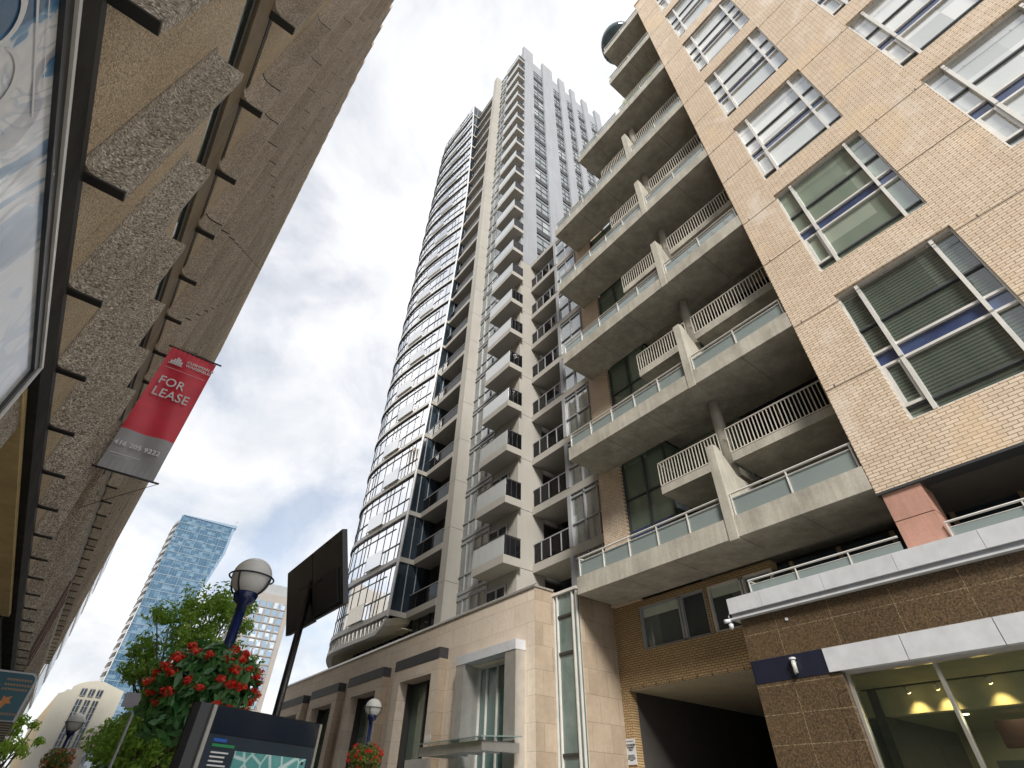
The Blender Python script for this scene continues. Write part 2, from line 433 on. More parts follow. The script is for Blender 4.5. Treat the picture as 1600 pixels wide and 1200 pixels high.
# black granite band with joints, over the shopfront
m = MB(); y = Y_A
while y < Y_B: m.box(X0-1.0, X0-.03, y, min(y+2.99, Y_B), 5.05, 5.24); m.box(X0-1.0, X0-.05, y, min(y+2.99, Y_B), 5.24, 5.36); y += 3
m.build('granite_band', M_darkgran, LB)
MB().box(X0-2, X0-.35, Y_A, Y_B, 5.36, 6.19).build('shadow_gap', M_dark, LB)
MB().box(X0-14, X0-3.2, Y_A, Y_B, 0.14, 9.3).build('core_wall', M_ochre, LB)
MB().box(X0-3.2, X0-.12, 6.6, 17.6, 4.95, 5.03).build('arcade_soffit', M_ochre, LB)
m = MB(); m.box(X0-.9, X0-.14, 6.6, 7.4, .14, 4.94); m.build('concrete_pier', M_agglow, LB)
m = MB(); m.box(X0-3.2, X0-.32, Y_A, 6.6, .14, 5.04); m.build('near_shop_wall', M_agglow, LB)
m = MB(); m.box(X0-3.2, X0-.25, 17.6, 18.0, .14, 5.1); m.build('arcade_end_beam', M_dark, LB)
for i in range(6):
    ya = 18.1+i*4
    w = MB().box(X0-.42, X0-.36, ya+.1, ya+3.9, .6, 4.5).build('shop_window', M_glass, LB)
    f = MB(); f.box(X0-.44, X0-.26, ya, ya+.1, .14, 5.1); f.box(X0-.44, X0-.28, ya, ya+4, 4.5, 5.1); f.box(X0-.44, X0-.28, ya, ya+4, .14, .6); f.box(X0-.4, X0-.3, ya+2, ya+2.06, .6, 4.5)
    f.build('window_frame', M_navypanel, w)
m = MB().box(X0-3.2, X0-.45, 18.1, Y_B, .14, 5.1); m.build('shop_interior', M_dark, LB)
MB().box(X0-.25, X0+.33, 19.6, 26.5, 3.2, 3.9).build('shop_awning', plain('grey_awning', (.35, .34, .4), .5), LB)
MB().box(X0+.1, X0+.36, 19.2, 27, 2.9, 3.05).build('awning_valance', M_charcoal, LB)

# --- billboard (big illustrated poster in a metal frame)
BB = empty('billboard', LR, 'blue and white illustrated poster in a silver frame fixed low on the ribbed building', 'billboard', rz=.012)
m, nt, bs = newmat('poster_print')
v = coords(nt, swz='YZ', scale=(1, .6, 1))
n0 = nt.nodes.new('ShaderNodeTexNoise'); n0.inputs['Scale'].default_value = 1.1; n0.inputs['Detail'].default_value = 3; n0.inputs['Distortion'].default_value = 2.6
nt.links.new(v, n0.inputs['Vector'])
n0.inputs['Scale'].default_value = 1.6
c = ramp(nt, n0.outputs['Fac'], [(.36, (.07, .20, .38)), (.45, (.17, .33, .52)), (.465, (.62, .68, .74)), (.56, (.80, .80, .80)), (.62, (.50, .57, .65)), (.635, (.80, .81, .83))])
wv = nt.nodes.new('ShaderNodeTexWave'); wv.inputs['Scale'].default_value = .9; wv.inputs['Distortion'].default_value = 16; wv.inputs['Detail'].default_value = 3; wv.inputs['Detail Scale'].default_value = 1.3
nt.links.new(v, wv.inputs['Vector'])
lines = ramp(nt, wv.outputs['Fac'], [(0, (.42, .42, .47)), (.05, (.5, .5, .55)), (.10, (1, 1, 1)), (1, (1, 1, 1))])
c = mix(nt, c, lines, .75, 'MULTIPLY')
sp = nt.nodes.new('ShaderNodeSeparateXYZ'); nt.links.new(coords(nt), sp.inputs[0])
mr = nt.nodes.new('ShaderNodeMapRange'); mr.inputs[1].default_value = 1.8; mr.inputs[2].default_value = 3.2; nt.links.new(sp.outputs['Y'], mr.inputs[0])
c = mix(nt, c, mix(nt, c, (.62, .65, .69), .7), mr.outputs[0])
nt.links.new(c, bs.inputs['Base Color']); bs.inputs['Roughness'].default_value = .18; bs.inputs['Specular IOR Level'].default_value = .8
M_poster = m
bs.inputs['Emission Strength'].default_value = 0
YB1, ZB0, ZB1 = 6.0, 2.0, 4.98
MB().box(X0-.3, X0-.03, -1.2, YB1-.05, ZB0+.05, ZB1-.04).build('poster', M_poster, BB)
f = MB(); t = .05
f.box(X0-.3, X0+.02, -1.25, YB1, ZB1-.035, ZB1); f.box(X0-.3, X0+.02, YB1-.035, YB1, ZB0, ZB1-.035); f.box(X0-.3, X0+.02, -1.25, YB1-.035, ZB0, ZB0+.035)
f.build('frame', M_frame, BB)
f = MB(); f.box(X0-.3, X0, -1.25, YB1-.035, ZB1-.12, ZB1-.035); f.box(X0-.3, X0, YB1-.1, YB1-.035, ZB0+.035, ZB1-.12)
f.build('dark_liner', M_charcoal, BB)
M_printwhite = plain('print_white', (.74, .75, .77), .25)
def arc(cy, cz, ry, rz, a0, a1, w0, w1, n=26):
    m = MB(); prev = None
    for i in range(n+1):
        t = i/n; a = R(a0+(a1-a0)*t); w = w0+(w1-w0)*math.sin(math.pi*t)
        p = (X0-.024, cy+(ry+w/2)*math.cos(a), cz+(rz+w/2)*math.sin(a)); q = (X0-.024, cy+(ry-w/2)*math.cos(a), cz+(rz-w/2)*math.sin(a))
        if prev: m.quad(prev[0], p, q, prev[1])
        prev = (p, q)
    return m
lt = arc(2.0, 4.36, .17, .20, 0, 360, .02, .07); lt.add(arc(2.36, 4.33, .17, .19, -70, 150, .01, .06)); lt.add(arc(1.6, 4.5, .15, .25, 0, 360, .02, .06))
lt.add(MB().quad((X0-.024, .5, 4.64), (X0-.024, 2.75, 4.66), (X0-.024, 2.75, 4.675), (X0-.024, .5, 4.68)))
lt.add(MB().quad((X0-.024, .5, 4.76), (X0-.024, 2.6, 4.755), (X0-.024, 2.6, 4.762), (X0-.024, .5, 4.775)))
lt.build('script_lettering', M_printwhite, BB)

# --- lease banner hanging from two rods
BY, BX0, BX1, BZ0, BZ1 = 15.0, -1.66, -.40, 7.98, 12.1
BN = empty('lease_banner', tuple(xf((BX0, BY, BZ0))), 'red and grey FOR LEASE banner hanging between two rods on the ribbed building', 'banner')
def cloth(x0, x1, z0, z1, mat, name, nx=24, nz=28, rip=.035, parent=None):
    m = MB(); base = 0
    for j in range(nz+1):
        for i in range(nx+1):
            u = i/nx; w = j/nz; z = z0+(z1-z0)*w; x = x0+(x1-x0)*u
            e = min(abs(z-BZ0), abs(BZ1-z))
            d = rip*math.sin(u*9+z*1.1)*min(1, e*2)+.018*math.sin(u*60)*max(0, 1-e*2.5)+.02*math.sin(3*z+u*3)
            m.v.append((x, BY+d, z))
    for j in range(nz):
        for i in range(nx):
            a = j*(nx+1)+i; m.f.append((a, a+1, a+nx+2, a+nx+1))
    return m.build(name, mat, parent, smooth=True)
M_red = plain('banner_red', (.68, .045, .075), .5); M_bgrey = plain('banner_grey', (.36, .365, .385), .5)
ZS = BZ0+(BZ1-BZ0)*.285
cloth(BX0, BX1, ZS, BZ1, M_red, 'red_fabric', parent=BN)
cloth(BX0, BX1, BZ0, ZS, M_bgrey, 'grey_fabric', parent=BN, nz=14)
m = MB(); m.tube([(BX0-.1, BY, BZ0-.02), (BX1+.14, BY, BZ0-.02)], .028); m.build('rod', M_black, BN)
m = MB(); m.tube([(BX0-.1, BY, BZ1+.02), (BX1+.14, BY, BZ1+.02)], .028); m.build('rod', M_black, BN)
m = MB(); m.tube([(BX1+.12, BY, BZ1+.03), (BX0, BY+1.4, BZ1+1.1)], .008, 5); m.build('stay_wire', M_black, BN)
m = MB(); m.tube([(BX1+.12, BY, BZ0-.03), (BX0, BY+1.4, BZ0-.6)], .008, 5); m.build('stay_wire', M_black, BN)
TY = BY-.075; W = BX1-BX0; H = BZ1-BZ0
text('company_name', 'CUSHMAN &\nWAKEFIELD', .125, M_printwhite, BN, (BX0+.44*W, TY, BZ1-.40), (1, 0, 0), (0, 0, 1), bold=.003)
s = MB()
for i, h in enumerate((.10, .17, .25, .21, .13)): s.box(BX0+.13*W+i*.062, BX0+.13*W+i*.062+.05, TY, TY+.005, BZ1-.56, BZ1-.56+h)
s.box(BX0+.10*W, BX0+.39*W, TY+.002, TY+.006, BZ1-.59, BZ1-.565)
s.build('company_emblem', M_printwhite, BN)
MB().box(BX0+.09*W, BX0+.94*W, TY, TY+.005, BZ1-.75, BZ1-.742).build('rule_line', M_printwhite, BN)
text('lease_lettering', 'FOR\nLEASE', .40, M_printwhite, BN, (BX0+.12*W, TY, BZ1-1.35), (1, 0, 0), (0, 0, 1), bold=.003, sx=.86)
text('phone_number', '416 205 9222', .185, M_printwhite, BN, (BX0+.03*W, TY, BZ0+.66), (1, 0, 0), (0, 0, 1), bold=.004, sx=.98)
m = MB(); m.box(BX0+.05*W, BX0+.6*W, TY, TY+.004, BZ0+.42, BZ0+.435); m.box(BX0+.05*W, BX0+.45*W, TY, TY+.004, BZ0+.35, BZ0+.358); m.build('small_print', M_printwhite, BN)

# --- teal projecting sign
TS = empty('teal_sign', tuple(xf((-1.2, 14, 2.6))), 'teal lightbox sign with an orange bird emblem sticking out above the left pavement', 'sign')
def rrect(x0, x1, z0, z1, r, y, n=6, corners='tr'):
    pts = [(x0, y, z0), (x1, y, z0)]
    for i in range(n+1):
        a = i/n*math.pi/2; pts.append((x1-r+r*math.cos(a), y, z1-r+r*math.sin(a)))
    pts.append((x0, y, z1)); return pts
m = MB(); m.prism(rrect(-1.25, -.50, 2.66, 3.42, .12, 14.0), (0, .35, 0)); m.build('cabinet', M_white, TS)
m = MB(); m.prism(rrect(-1.22, -.53, 2.68, 3.39, .10, 13.985), (0, .012, 0)); m.build('sign_face', plain('teal_face', (.006, .085, .12), .35), TS)
m = MB()
for i in range(7): m.box(-1.2, -.52, 13.99, 14.3, 2.40+i*.036, 2.412+i*.036)
m.build('louvre', plain('louvre_brass', (.25, .2, .12), .4), TS)
MB().box(-1.2, -.52, 14.02, 14.3, 2.38, 2.655).build('louvre_box', M_charcoal, TS)
M_or = plain('print_orange', (.55, .22, .06), .5)
m = MB(); m.prism([(-.86, 13.98, 2.86), (-.80, 13.98, 2.84), (-.76, 13.98, 2.92), (-.69, 13.98, 2.93), (-.74, 13.98, 2.97), (-.72, 13.98, 3.04), (-.79, 13.98, 3.01), (-.85, 13.98, 3.03), (-.84, 13.98, 2.96), (-.91, 13.98, 2.93)], (0, .006, 0)); m.build('bird_emblem', M_or, TS)
m = MB()
for k, (zz, w) in enumerate(((3.27, .34), (3.19, .38), (3.12, .36), (2.75, .42))):
    x = -.93
    while x < -.93+w: m.box(x, x+.03, 13.98, 13.986, zz, zz+.035); x += .042
m.build('sign_lettering', plain('print_bronze', (.3, .2, .12), .5), TS)

XF = None
# ================================================================== STREET LAMPS with hanging baskets
def leaf_cluster(m, c, rad, n, size, squash=1.0, shell=.35):
    for _ in range(n):
        d = Vector((random.gauss(0, 1), random.gauss(0, 1), random.gauss(0, 1))).normalized()
        rr = (shell+(1-shell)*random.random()**.5)
        p = Vector(c)+Vector((d.x*rad*rr, d.y*rad*rr, d.z*rad*squash*rr))
        nrm = (d+Vector((random.uniform(-.8, .8), random.uniform(-.8, .8), random.uniform(-.3, 1)))).normalized()
        u = nrm.orthogonal().normalized(); w = nrm.cross(u); a = random.uniform(0, 6.28)
        uu = u*math.cos(a)+w*math.sin(a); ww = nrm.cross(uu); s = size*random.uniform(.6, 1.3)
        m.poly([p-uu*s, p-uu*s*.2+ww*s*.42, p+uu*s, p-uu*s*.2-ww*s*.42])
def lamp(x, y, zc, label, r=.235, detail=True):
    t = empty('street_lamp', (x, y, .14), label, 'street lamp', 'globe street lamps with blue posts')
    m = MB(); m.tube([(x, y, .14), (x, y, 1.0), (x, y, zc-r*1.35)], [.11, .075, .06], 20); m.build('post', M_navy, t, True)
    m = MB(); m.lathe((x, y, zc-r*1.45), [(.06, -.1), (.065, 0), (.13, .05), (.15, .13), (.14, .15), (.05, .15)], 24); m.build('collar', M_navy, t, True)
    m = MB(); prof = [(max(.002, r*math.sin(math.pi*i/22)), -r*math.cos(math.pi*i/22)) for i in range(23)]
    m.lathe((x, y, zc), prof, 36); m.build('globe', M_globe, t, True)
    c = MB(); R1 = r*1.13
    ring = [(x+R1*math.cos(2*math.pi*i/36), y+R1*math.sin(2*math.pi*i/36), zc-.01) for i in range(36)]
    c.tube(ring, .011, 6, True)
    for k in range(4):
        a = R(45+90*k); pts = []
        for i in range(10):
            b = -math.pi/2+.35+(math.pi/2-.35)*i/9
            pts.append((x+R1*math.cos(b)*math.cos(a), y+R1*math.cos(b)*math.sin(a), zc+R1*math.sin(b)))
        c.tube(pts, .012, 6)
    c.build('cage', M_navypanel, t, True)
    return t
def basket(x, y, z, rad, label, style, dens=1.0):
    t = empty('flower_basket', (x, y, z-rad*.6), label, 'flower basket', 'flower baskets hung on the lamp posts')
    m = MB(); m.lathe((x, y, z-rad*.62), [(rad*.2, 0), (rad*.45, .08), (rad*.55, rad*.35)], 18); m.build('pot', M_soil, t, True)
    m = MB(); m.tube([(x+.25, y+.3, z+rad*.9), (x, y, z+.1)], .01, 5); m.build('hanger', M_black, t)
    if style == 'red':
        a = MB(); leaf_cluster(a, (x, y, z), rad, int(1500*dens), .075, .78); leaf_cluster(a, (x-.2, y, z-.22), rad*.7, int(500*dens), .07, .9)
        for _ in range(26):
            q = random.uniform(0, 6.28); p = Vector((x+rad*math.cos(q), y+rad*math.sin(q), z+random.uniform(-.2, .3)))
            leaf_cluster(a, p, .09, 16, .035)
        a.build('foliage', M_leafdark, t)
        f = MB()
        spots = []
        while len(spots) < 46:
            q = random.uniform(math.pi, 2*math.pi) if random.random() < .8 else random.uniform(0, math.pi); h = random.uniform(-.6, .75)
            p = Vector((x+rad*1.0*math.cos(q)*math.sqrt(1-h*h), y+rad*1.0*math.sin(q)*math.sqrt(1-h*h), z+rad*.78*h))
            if all((p-o).length > .115 for o in spots): spots.append(p)
        for p in spots:
            k = random.uniform(.6, 1.15)
            leaf_cluster(f, p, .072*k, int(60*k), .026, .6, .1)
        f.build('blossom', M_flower, t)
    else:
        a = MB(); leaf_cluster(a, (x, y, z), rad, 1300, .05, .8); a.build('foliage', M_leafmix, t)
        f = MB()
        for _ in range(60):
            q = random.uniform(0, 6.28); h = random.uniform(-.9, .8)
            p = Vector((x+rad*math.cos(q)*math.sqrt(1-h*h), y+rad*math.sin(q)*math.sqrt(1-h*h), z+rad*.85*h)); leaf_cluster(f, p, .06, 16, .03, .8, .1)
        f.build('blossom', M_floworange if style == 'orange' else M_flower, t)
    return t
lamp(1.36, 7.55, 3.93, 'nearest blue globe street lamp rising behind the flower basket', .245)
lamp(7.55, 16.75, 3.93, 'white globe street lamp in front of the limestone podium')
lamp(.80, 28.8, 3.93, 'small globe street lamp in front of the pale curved building', .3)
basket(1.19, 7.05, 2.60, .53, 'large flower basket of dark leaves and red begonias behind the map kiosk', 'red')
basket(7.40, 16.4, 2.68, .47, 'round red and green flower basket in front of the limestone podium', 'mixed')
basket(.80, 28.3, 2.74, .50, 'small orange and green flower basket at the bottom left', 'orange')

# ================================================================== black double panel on a pole
DP = empty('double_sign', (2.28, 8.0, .14), 'pair of black panels mounted back to back on a tall black pole', 'sign')
m = MB(); m.tube([(2.28, 8, .14), (2.28, 8, 4.2)], .05, 12); m.build('pole', M_black, DP, True)
def vpanel(name, y0, y1):
    m = MB(); m.prism([(2.40, y0, 3.63), (2.40, y1, 3.65), (2.15, y1, 4.58), (2.15, y0, 4.58)], (.07, 0, .02)); return m.build(name, M_black, DP)
vpanel('panel', 7.92, 9.05)
p = vpanel('panel', 6.79, 7.90)
m = MB(); m.prism([(2.37, 6.95, 3.68), (2.37, 7.85, 3.68), (2.25, 7.85, 4.12), (2.25, 6.95, 4.12)], (.02, 0, .005)); m.build('shading_plate', M_charcoal, p)  # charcoal plate standing in for shading and reflections on the panel
m = MB(); m.tube([(2.28, 8, 4.15), (2.28, 8.5, 4.2)], .03, 8); m.tube([(2.28, 8, 4.1), (2.28, 7.5, 4.1)], .03, 8); m.build('bracket', M_black, DP)

# ================================================================== map kiosk
KC = Vector((.78, 4.58, 0)); kd = Vector((1.10, .56, 0)); kl = kd.length; kd.normalize(); kn = Vector((kd.y, -kd.x, 0))  # kn points to camera
KR = math.atan2(kd.y, kd.x)
KI = empty('map_kiosk', tuple(KC+Vector((0, 0, .14))), 'black street map kiosk with a teal map panel', 'kiosk')
def kp(u, n, z): p = KC+kd*u-kn*n; return (p.x, p.y, z)
def kbox(u0, u1, n0, n1, z0, z1):
    m = MB(); m.prism([kp(u0, n0, z0), kp(u1, n0, z0), kp(u1, n1, z0), kp(u0, n1, z0)], (0, 0, z1-z0)); return m
KT = 2.15
m = MB(); side = [kp(.0, .07, .14), kp(.02, .02, .14), kp(.09, .0, .14), kp(kl-.02, 0, .14), kp(kl, .03, .14), kp(kl, .12, .14), kp(.04, .12, .14), kp(.01, .10, .14)]
m.prism(side, (0, 0, KT-.14)); m.build('cabinet', M_black, KI)
kbox(.105, .135, -.012, .0, .16, KT-.005).build('steel_edge', M_steel, KI)
kbox(kl-.045, kl-.02, -.012, .0, .16, KT-.005).build('steel_edge', M_steel, KI)
kbox(.14, kl-.05, -.010, 0, 1.985, KT-.01).build('header', plain('navy_header', (.006, .012, .03), .12, spec=.9), KI)
kbox(.14, kl-.05, -.006, 0, .5, 1.98).build('display', plain('display_panel', (.03, .045, .065), .15, spec=.8), KI)
m, nt, bs = newmat('map_print'); v = coords(nt)
vo = nt.nodes.new('ShaderNodeTexVoronoi'); vo.feature = 'DISTANCE_TO_EDGE'; vo.inputs['Scale'].default_value = 9; nt.links.new(v, vo.inputs['Vector'])
c = ramp(nt, vo.outputs['Distance'], [(0, (.62, .78, .76)), (.05, (.6, .76, .74)), (.09, (.14, .40, .40)), (1, (.22, .5, .48))])
c = mix(nt, c, ramp(nt, noise(nt, v, 5, 3), [(.4, (.5, .75, .75)), (.6, (1, 1, 1))]), .7, 'MULTIPLY')
nt.links.new(c, bs.inputs['Base Color']); bs.inputs['Roughness'].default_value = .2
kbox(.40, kl-.12, -.011, -.006, .7, 1.90).build('map', m, KI)
MB().add(kbox(kl-.17, kl-.145, -.014, -.011, 1.86, 1.88)).build('compass_mark', M_charcoal, KI)
t = MB()
for i in range(14):
    zz = 1.875-i*.024; 
    if i == 4: continue
    t.add(kbox(.20, .20+random.uniform(.11, .16), -.012, -.006, zz, zz+.009))
t.build('small_text', M_printwhite, KI)
kbox(.19, .30, -.012, -.006, 1.94, 1.958).build('blue_heading', plain('blue_print', (.02, .12, .5), .4), KI)
kbox(.19, .38, -.012, -.006, 1.912, 1.928).build('green_heading', plain('green_print', (.02, .28, .10), .4), KI)

# small grey sign on its post among the trees
GS = empty('traffic_sign', (1.24, 14, .14), 'grey back of a square traffic sign on a slim grey post among the trees', 'sign')
MB().tube([(1.24, 14, .14), (1.24, 14, 3.24)], .028, 8).build('post', M_grey, GS, True)
MB().box(.98, 1.24, 13.93, 13.95, 3.04, 3.29).build('sign_plate', plain('sign_back', (.30, .29, .33), .5), GS)

# ================================================================== TREES
def tree(loc, h, r, label, mat, nclump=60, nleaf=60, leaf=.10, trunk_r=.13, zlow=.35, lean=(0, 0)):
    x, y, z0 = loc
    t = empty('street_tree', loc, label, 'tree', 'trees along the pavement')
    tr = MB(); fork = h*zlow
    tr.tube([(x, y, z0), (x+.04, y, z0+fork*.6), (x+lean[0]*.3, y+lean[1]*.3, z0+fork)], [trunk_r*1.3, trunk_r, trunk_r*.8], 10)
    cl = MB(); tips = []
    for i in range(nclump):
        a = random.uniform(0, 6.28); hh = random.random(); rad = r*math.sqrt(random.random())*(math.sin(math.pi*(.12+.80*hh))**.7)
        p = Vector((x+lean[0]*hh+rad*math.cos(a), y+lean[1]*hh+rad*math.sin(a), z0+fork+(h-fork)*hh))
        tips.append(p); leaf_cluster(cl, p, r*random.uniform(.13, .26), nleaf, leaf, .8, .0)
    base = Vector((x+lean[0]*.3, y+lean[1]*.3, z0+fork))
    for p in tips[::2]:
        mid = (base+p)/2+Vector((random.uniform(-.2, .2), random.uniform(-.2, .2), .15*h*.3))
        tr.tube([base, mid, p], [trunk_r*.45, trunk_r*.22, .012], 5)
    tr.build('trunk', M_bark, t, True); cl.build('crown', mat, t)
    return t
tree((2.35, 17.8, .14), 6.3, 1.75, 'tall feathery green tree behind the flower basket and the traffic sign', M_leaf, 190, 85, .075, lean=(.1, 0), zlow=.3)
tree((2.75, 20.5, .14), 4.3, 1.45, 'lower bushy green tree to the right of the traffic sign post', M_leaf, 170, 90, .08, zlow=.2)
tree((3.6, 26, .14), 5.0, 1.8, 'dark green tree seen low behind the map kiosk', M_leaf, 90, 70, .11, zlow=.22)
tree((-.75, 22.5, .14), 3.3, 1.1, 'bright yellow-green tree under the teal sign', M_leaflight, 60, 60, .08, zlow=.3)

# ================================================================== PODIUM + TOWER
TW = empty('condo_tower', (15, 15.3, 0), 'tall condominium tower with a curved glass bay over a limestone podium', 'building')
PX = 12.68; PTOP = 8.25
YS, YN = 15.3, 43.7
# podium front wall with openings (frames project)
frames = [(21.25, 25.4), (26.7, 30.95), (32.3, 36.6), (37.95, 42.3)]
holes = [(16.5, 19.25, .2, 6.08)]+[(a+.6, b-.62, .2, 6.15) for a, b in frames]
m = MB(); y = YS
for (a, b, z0, z1) in holes:
    m.box(PX, PX+.5, y, a, .14, PTOP); m.box(PX, PX+.5, a, b, z1, PTOP); y = b
m.box(PX, PX+.5, y, YN, .14, PTOP); m.build('podium_wall', M_lime, TW)
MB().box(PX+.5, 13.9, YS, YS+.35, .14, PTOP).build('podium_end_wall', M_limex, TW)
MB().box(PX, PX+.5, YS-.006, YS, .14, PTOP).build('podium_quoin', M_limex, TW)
MB().box(PX+.5, 30, YS+.35, YN, PTOP-.4, PTOP-.02).build('podium_roof', M_concd, TW)
MB().box(PX+1.6, 30, YS+.4, YN, .14, PTOP-.4).build('podium_core', M_dark, TW)
m = MB(); m.box(PX-.06, PX+.5, YS-.05, YN+.1, PTOP, PTOP+.07); m.box(PX+.5, 13.6, YS-.05, YS+.4, PTOP, PTOP+.07); m.build('coping', M_steel, TW)
m = MB(); m.tube([(PX+.1, YS, PTOP+.16), (PX+.1, YN, PTOP+.16)], .02, 6)
y = YS+.1
while y < YN: m.tube([(PX+.1, y, PTOP+.07), (PX+.1, y, PTOP+.16)], .012, 5); y += 1.1
m.build('coping_rail', M_steel, TW)
for (a, b) in frames:
    f = MB(); fx = 12.25
    f.box(fx, PX, a, a+.6, .14, 6.66); f.box(fx, PX, b-.62, b, .14, 6.66); f.box(fx, PX, a+.6, b-.62, 6.15, 6.66)
    o = f.build('window_surround', M_lime, TW)
    MB().box(fx, PX, a-.004, a, .14, 6.66).build('surround_return', M_limex, o)
    MB().box(fx-.02, PX, a+.02, b-.02, 6.664, 7.1).build('granite_lintel', M_lintel, TW)
    w = MB().box(PX+.35, PX+.4, a+.6, b-.62, .2, 6.15).build('podium_window', M_glassgreen, TW)
    g = MB(); g.box(PX+.28, PX+.35, a+.6, a+.68, .2, 6.15); g.box(PX+.28, PX+.35, b-.7, b-.62, .2, 6.15); g.box(PX+.25, PX+.35, (a+b)/2-.05, (a+b)/2+.05, .2, 6.15); g.box(PX+.28, PX+.35, a+.68, b-.7, 6.0, 6.15)
    g.build('window_frame', M_charcoal, w)
    v = MB(); v.box(PX+.02, PX+.28, b-.68, b-.62, .2, 6.15); v.build('dark_reveal', M_dark, w)
    # metal fascia across the pilasters
    MB().box(12.1, 12.25, a-.1, a+1.7, 2.75, 3.15).build('metal_canopy', M_steel, TW)
# entrance bay with white metal surround
f = MB(); f.box(12.22, PX, 15.85, 19.85, 6.12, 6.45); o = f.build('entrance_surround', M_white, TW)
f = MB(); f.box(12.25, PX+.46, 15.87, 16.52, .14, 6.12); f.box(12.25, PX+.46, 19.23, 19.83, .14, 6.12); f.build('steel_jamb', M_steel, TW)
w = MB().box(PX+.4, PX+.45, 16.5, 19.25, .2, 6.12).build('entrance_window', glass('entrance_glass', (.04, .09, .085), 1.9, cell=(60, .8, 6), c2=(.12, .2, .18), wav=.3), TW)
g = MB()
for yy in (16.5, 17.25, 18.0, 18.7, 19.2): g.box(PX+.33, PX+.4, yy, yy+.05, .2, 6.12)
g.box(PX+.33, PX+.4, 16.5, 19.25, 6.0, 6.12); g.build('window_frame', M_frame, w)
# glass entrance canopy
CN = empty('entrance_canopy', (12.2, 17, 2.7), 'glass canopy on flat steel arms over the limestone podium entrance', 'canopy')
m = MB(); m.prism([(10.6, 15.4, 3.36), (12.2, 15.4, 3.46), (12.2, 19.6, 3.46), (10.6, 19.6, 3.36)], (0, 0, .03)); m.build('glass_roof', M_canopyglass, CN)
m = MB(); m.box(10.75, 12.2, 15.55, 15.75, 3.04, 3.30); m.box(10.75, 12.2, 19.2, 19.4, 3.04, 3.30); m.box(10.75, 10.95, 15.75, 19.2, 3.04, 3.30); m.build('steel_frame', M_steel, CN)
m = MB()
for yy in (16.6, 17.6, 18.5): m.box(10.95, 12.2, yy, yy+.06, 3.08, 3.30)
m.build('cross_arm', M_white, CN)
text('house_number', '181', .28, M_white, CN, (10.62, 18.9, 3.42), (0, -1, 0), (0, 0, 1), thick=.01)
# slender glazed slot + limestone pier next to it
MB().box(13.66, 13.72, 14.0, YS, .2, 8.05).build('stair_glazing', glass('slot_glass', (.07, .11, .105), 1.7, c2=(.15, .2, .19)), TW)
f = MB()
for yy in (14.0, 14.22, YS-.24, YS-.06): f.box(13.58, 13.66, yy, yy+.045, .2, 8.1)
f.box(13.54, 13.72, 13.95, YS, 8.05, 8.15); f.build('stair_frame', M_frame, TW)
f = MB()
for zz in (7.2, 5.95, 3.0): f.box(13.6, 13.658, 14.265, YS-.24, zz, zz+.09)
f.build('stair_transom', M_charcoal, TW)
MB().box(13.72, 15.2, 14.55, YS, .14, 8.05).build('stair_core', M_dark, TW)
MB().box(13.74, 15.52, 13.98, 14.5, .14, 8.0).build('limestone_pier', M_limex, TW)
MB().box(13.735, 13.74, 13.985, 14.5, .14, 8.0).build('pier_face', M_lime, TW)

# tower core
FH = 3.205; NB = 23
MB().box(15.6, 31.2, 20.2, 40, 8.2, 86.6).build('tower_core', M_dark, TW)
MB().box(15.3, 31.4, 20.2, 25.4, 86.6, 87.4).build('roof_slab', M_conclight, TW)
MB().box(15.3, 15.6, 20.2, 25.4, 8.2, 86.6).build('west_wall', M_conclight, TW)
# pale fins and south wall
finx = [(15.28, 17.05), (18.88, 20.8), (22.2, 23.4), (24.65, 25.6), (27.15, 28.3), (29.95, 31.2)]
for i, (a, b) in enumerate(finx):
    if i == 0:
        MB().box(15.28, 17.05, 19.8, 20.2, 36.2, 89.6).build('facade_fin', M_fin, TW)
    else:
        MB().box(a, b, 19.8, 20.2, 8.2, 89.5).build('facade_fin', M_fin, TW)
# beige panelled lower wall with open joints at each floor
m = MB()
z = 8.2
for k in range(-1, 9):
    zt = 10.95+FH*k-.02 if k < 8 else 36.2
    if zt > z: m.box(15.28, 17.1, 19.8, 20.2, z, zt-.015); z = zt+.015
m.build('panel_wall', M_conclight, TW)
m = MB(); z = 36.2
strips = [(17.05, 18.88), (20.8, 22.2), (23.4, 24.65), (25.6, 27.15), (28.3, 29.95)]
wins = []
for (a, b) in strips:
    MB().box(a, b, 20.1, 20.2, 36, 87).build('spandrel_strip', M_fin, TW)
    for k in range(8, 24):
        z = 10.7+FH*k
        if z+2.6 > 87: continue
        w = MB().box(a+.02, b-.02, 20.04, 20.1, z+.5, z+2.3)
        d = MB().box(a+.02, b-.02, 20.0, 20.1, z-.35, z+.42)
        fr = MB(); fr.box(a+.02, b-.02, 20.0, 20.04, z+1.25, z+1.33); fr.box(a+.02, b-.02, 20.0, 20.04, z+2.22, z+2.32); fr.box((a+b)/2-.04, (a+b)/2+.04, 20.0, 20.04, z+.5, z+2.22)
        wins.append((w, M_glass, [('dark_vent', d, M_charcoal), ('window_frame', fr, M_darkframe)]))
pool('window', wins, TW)
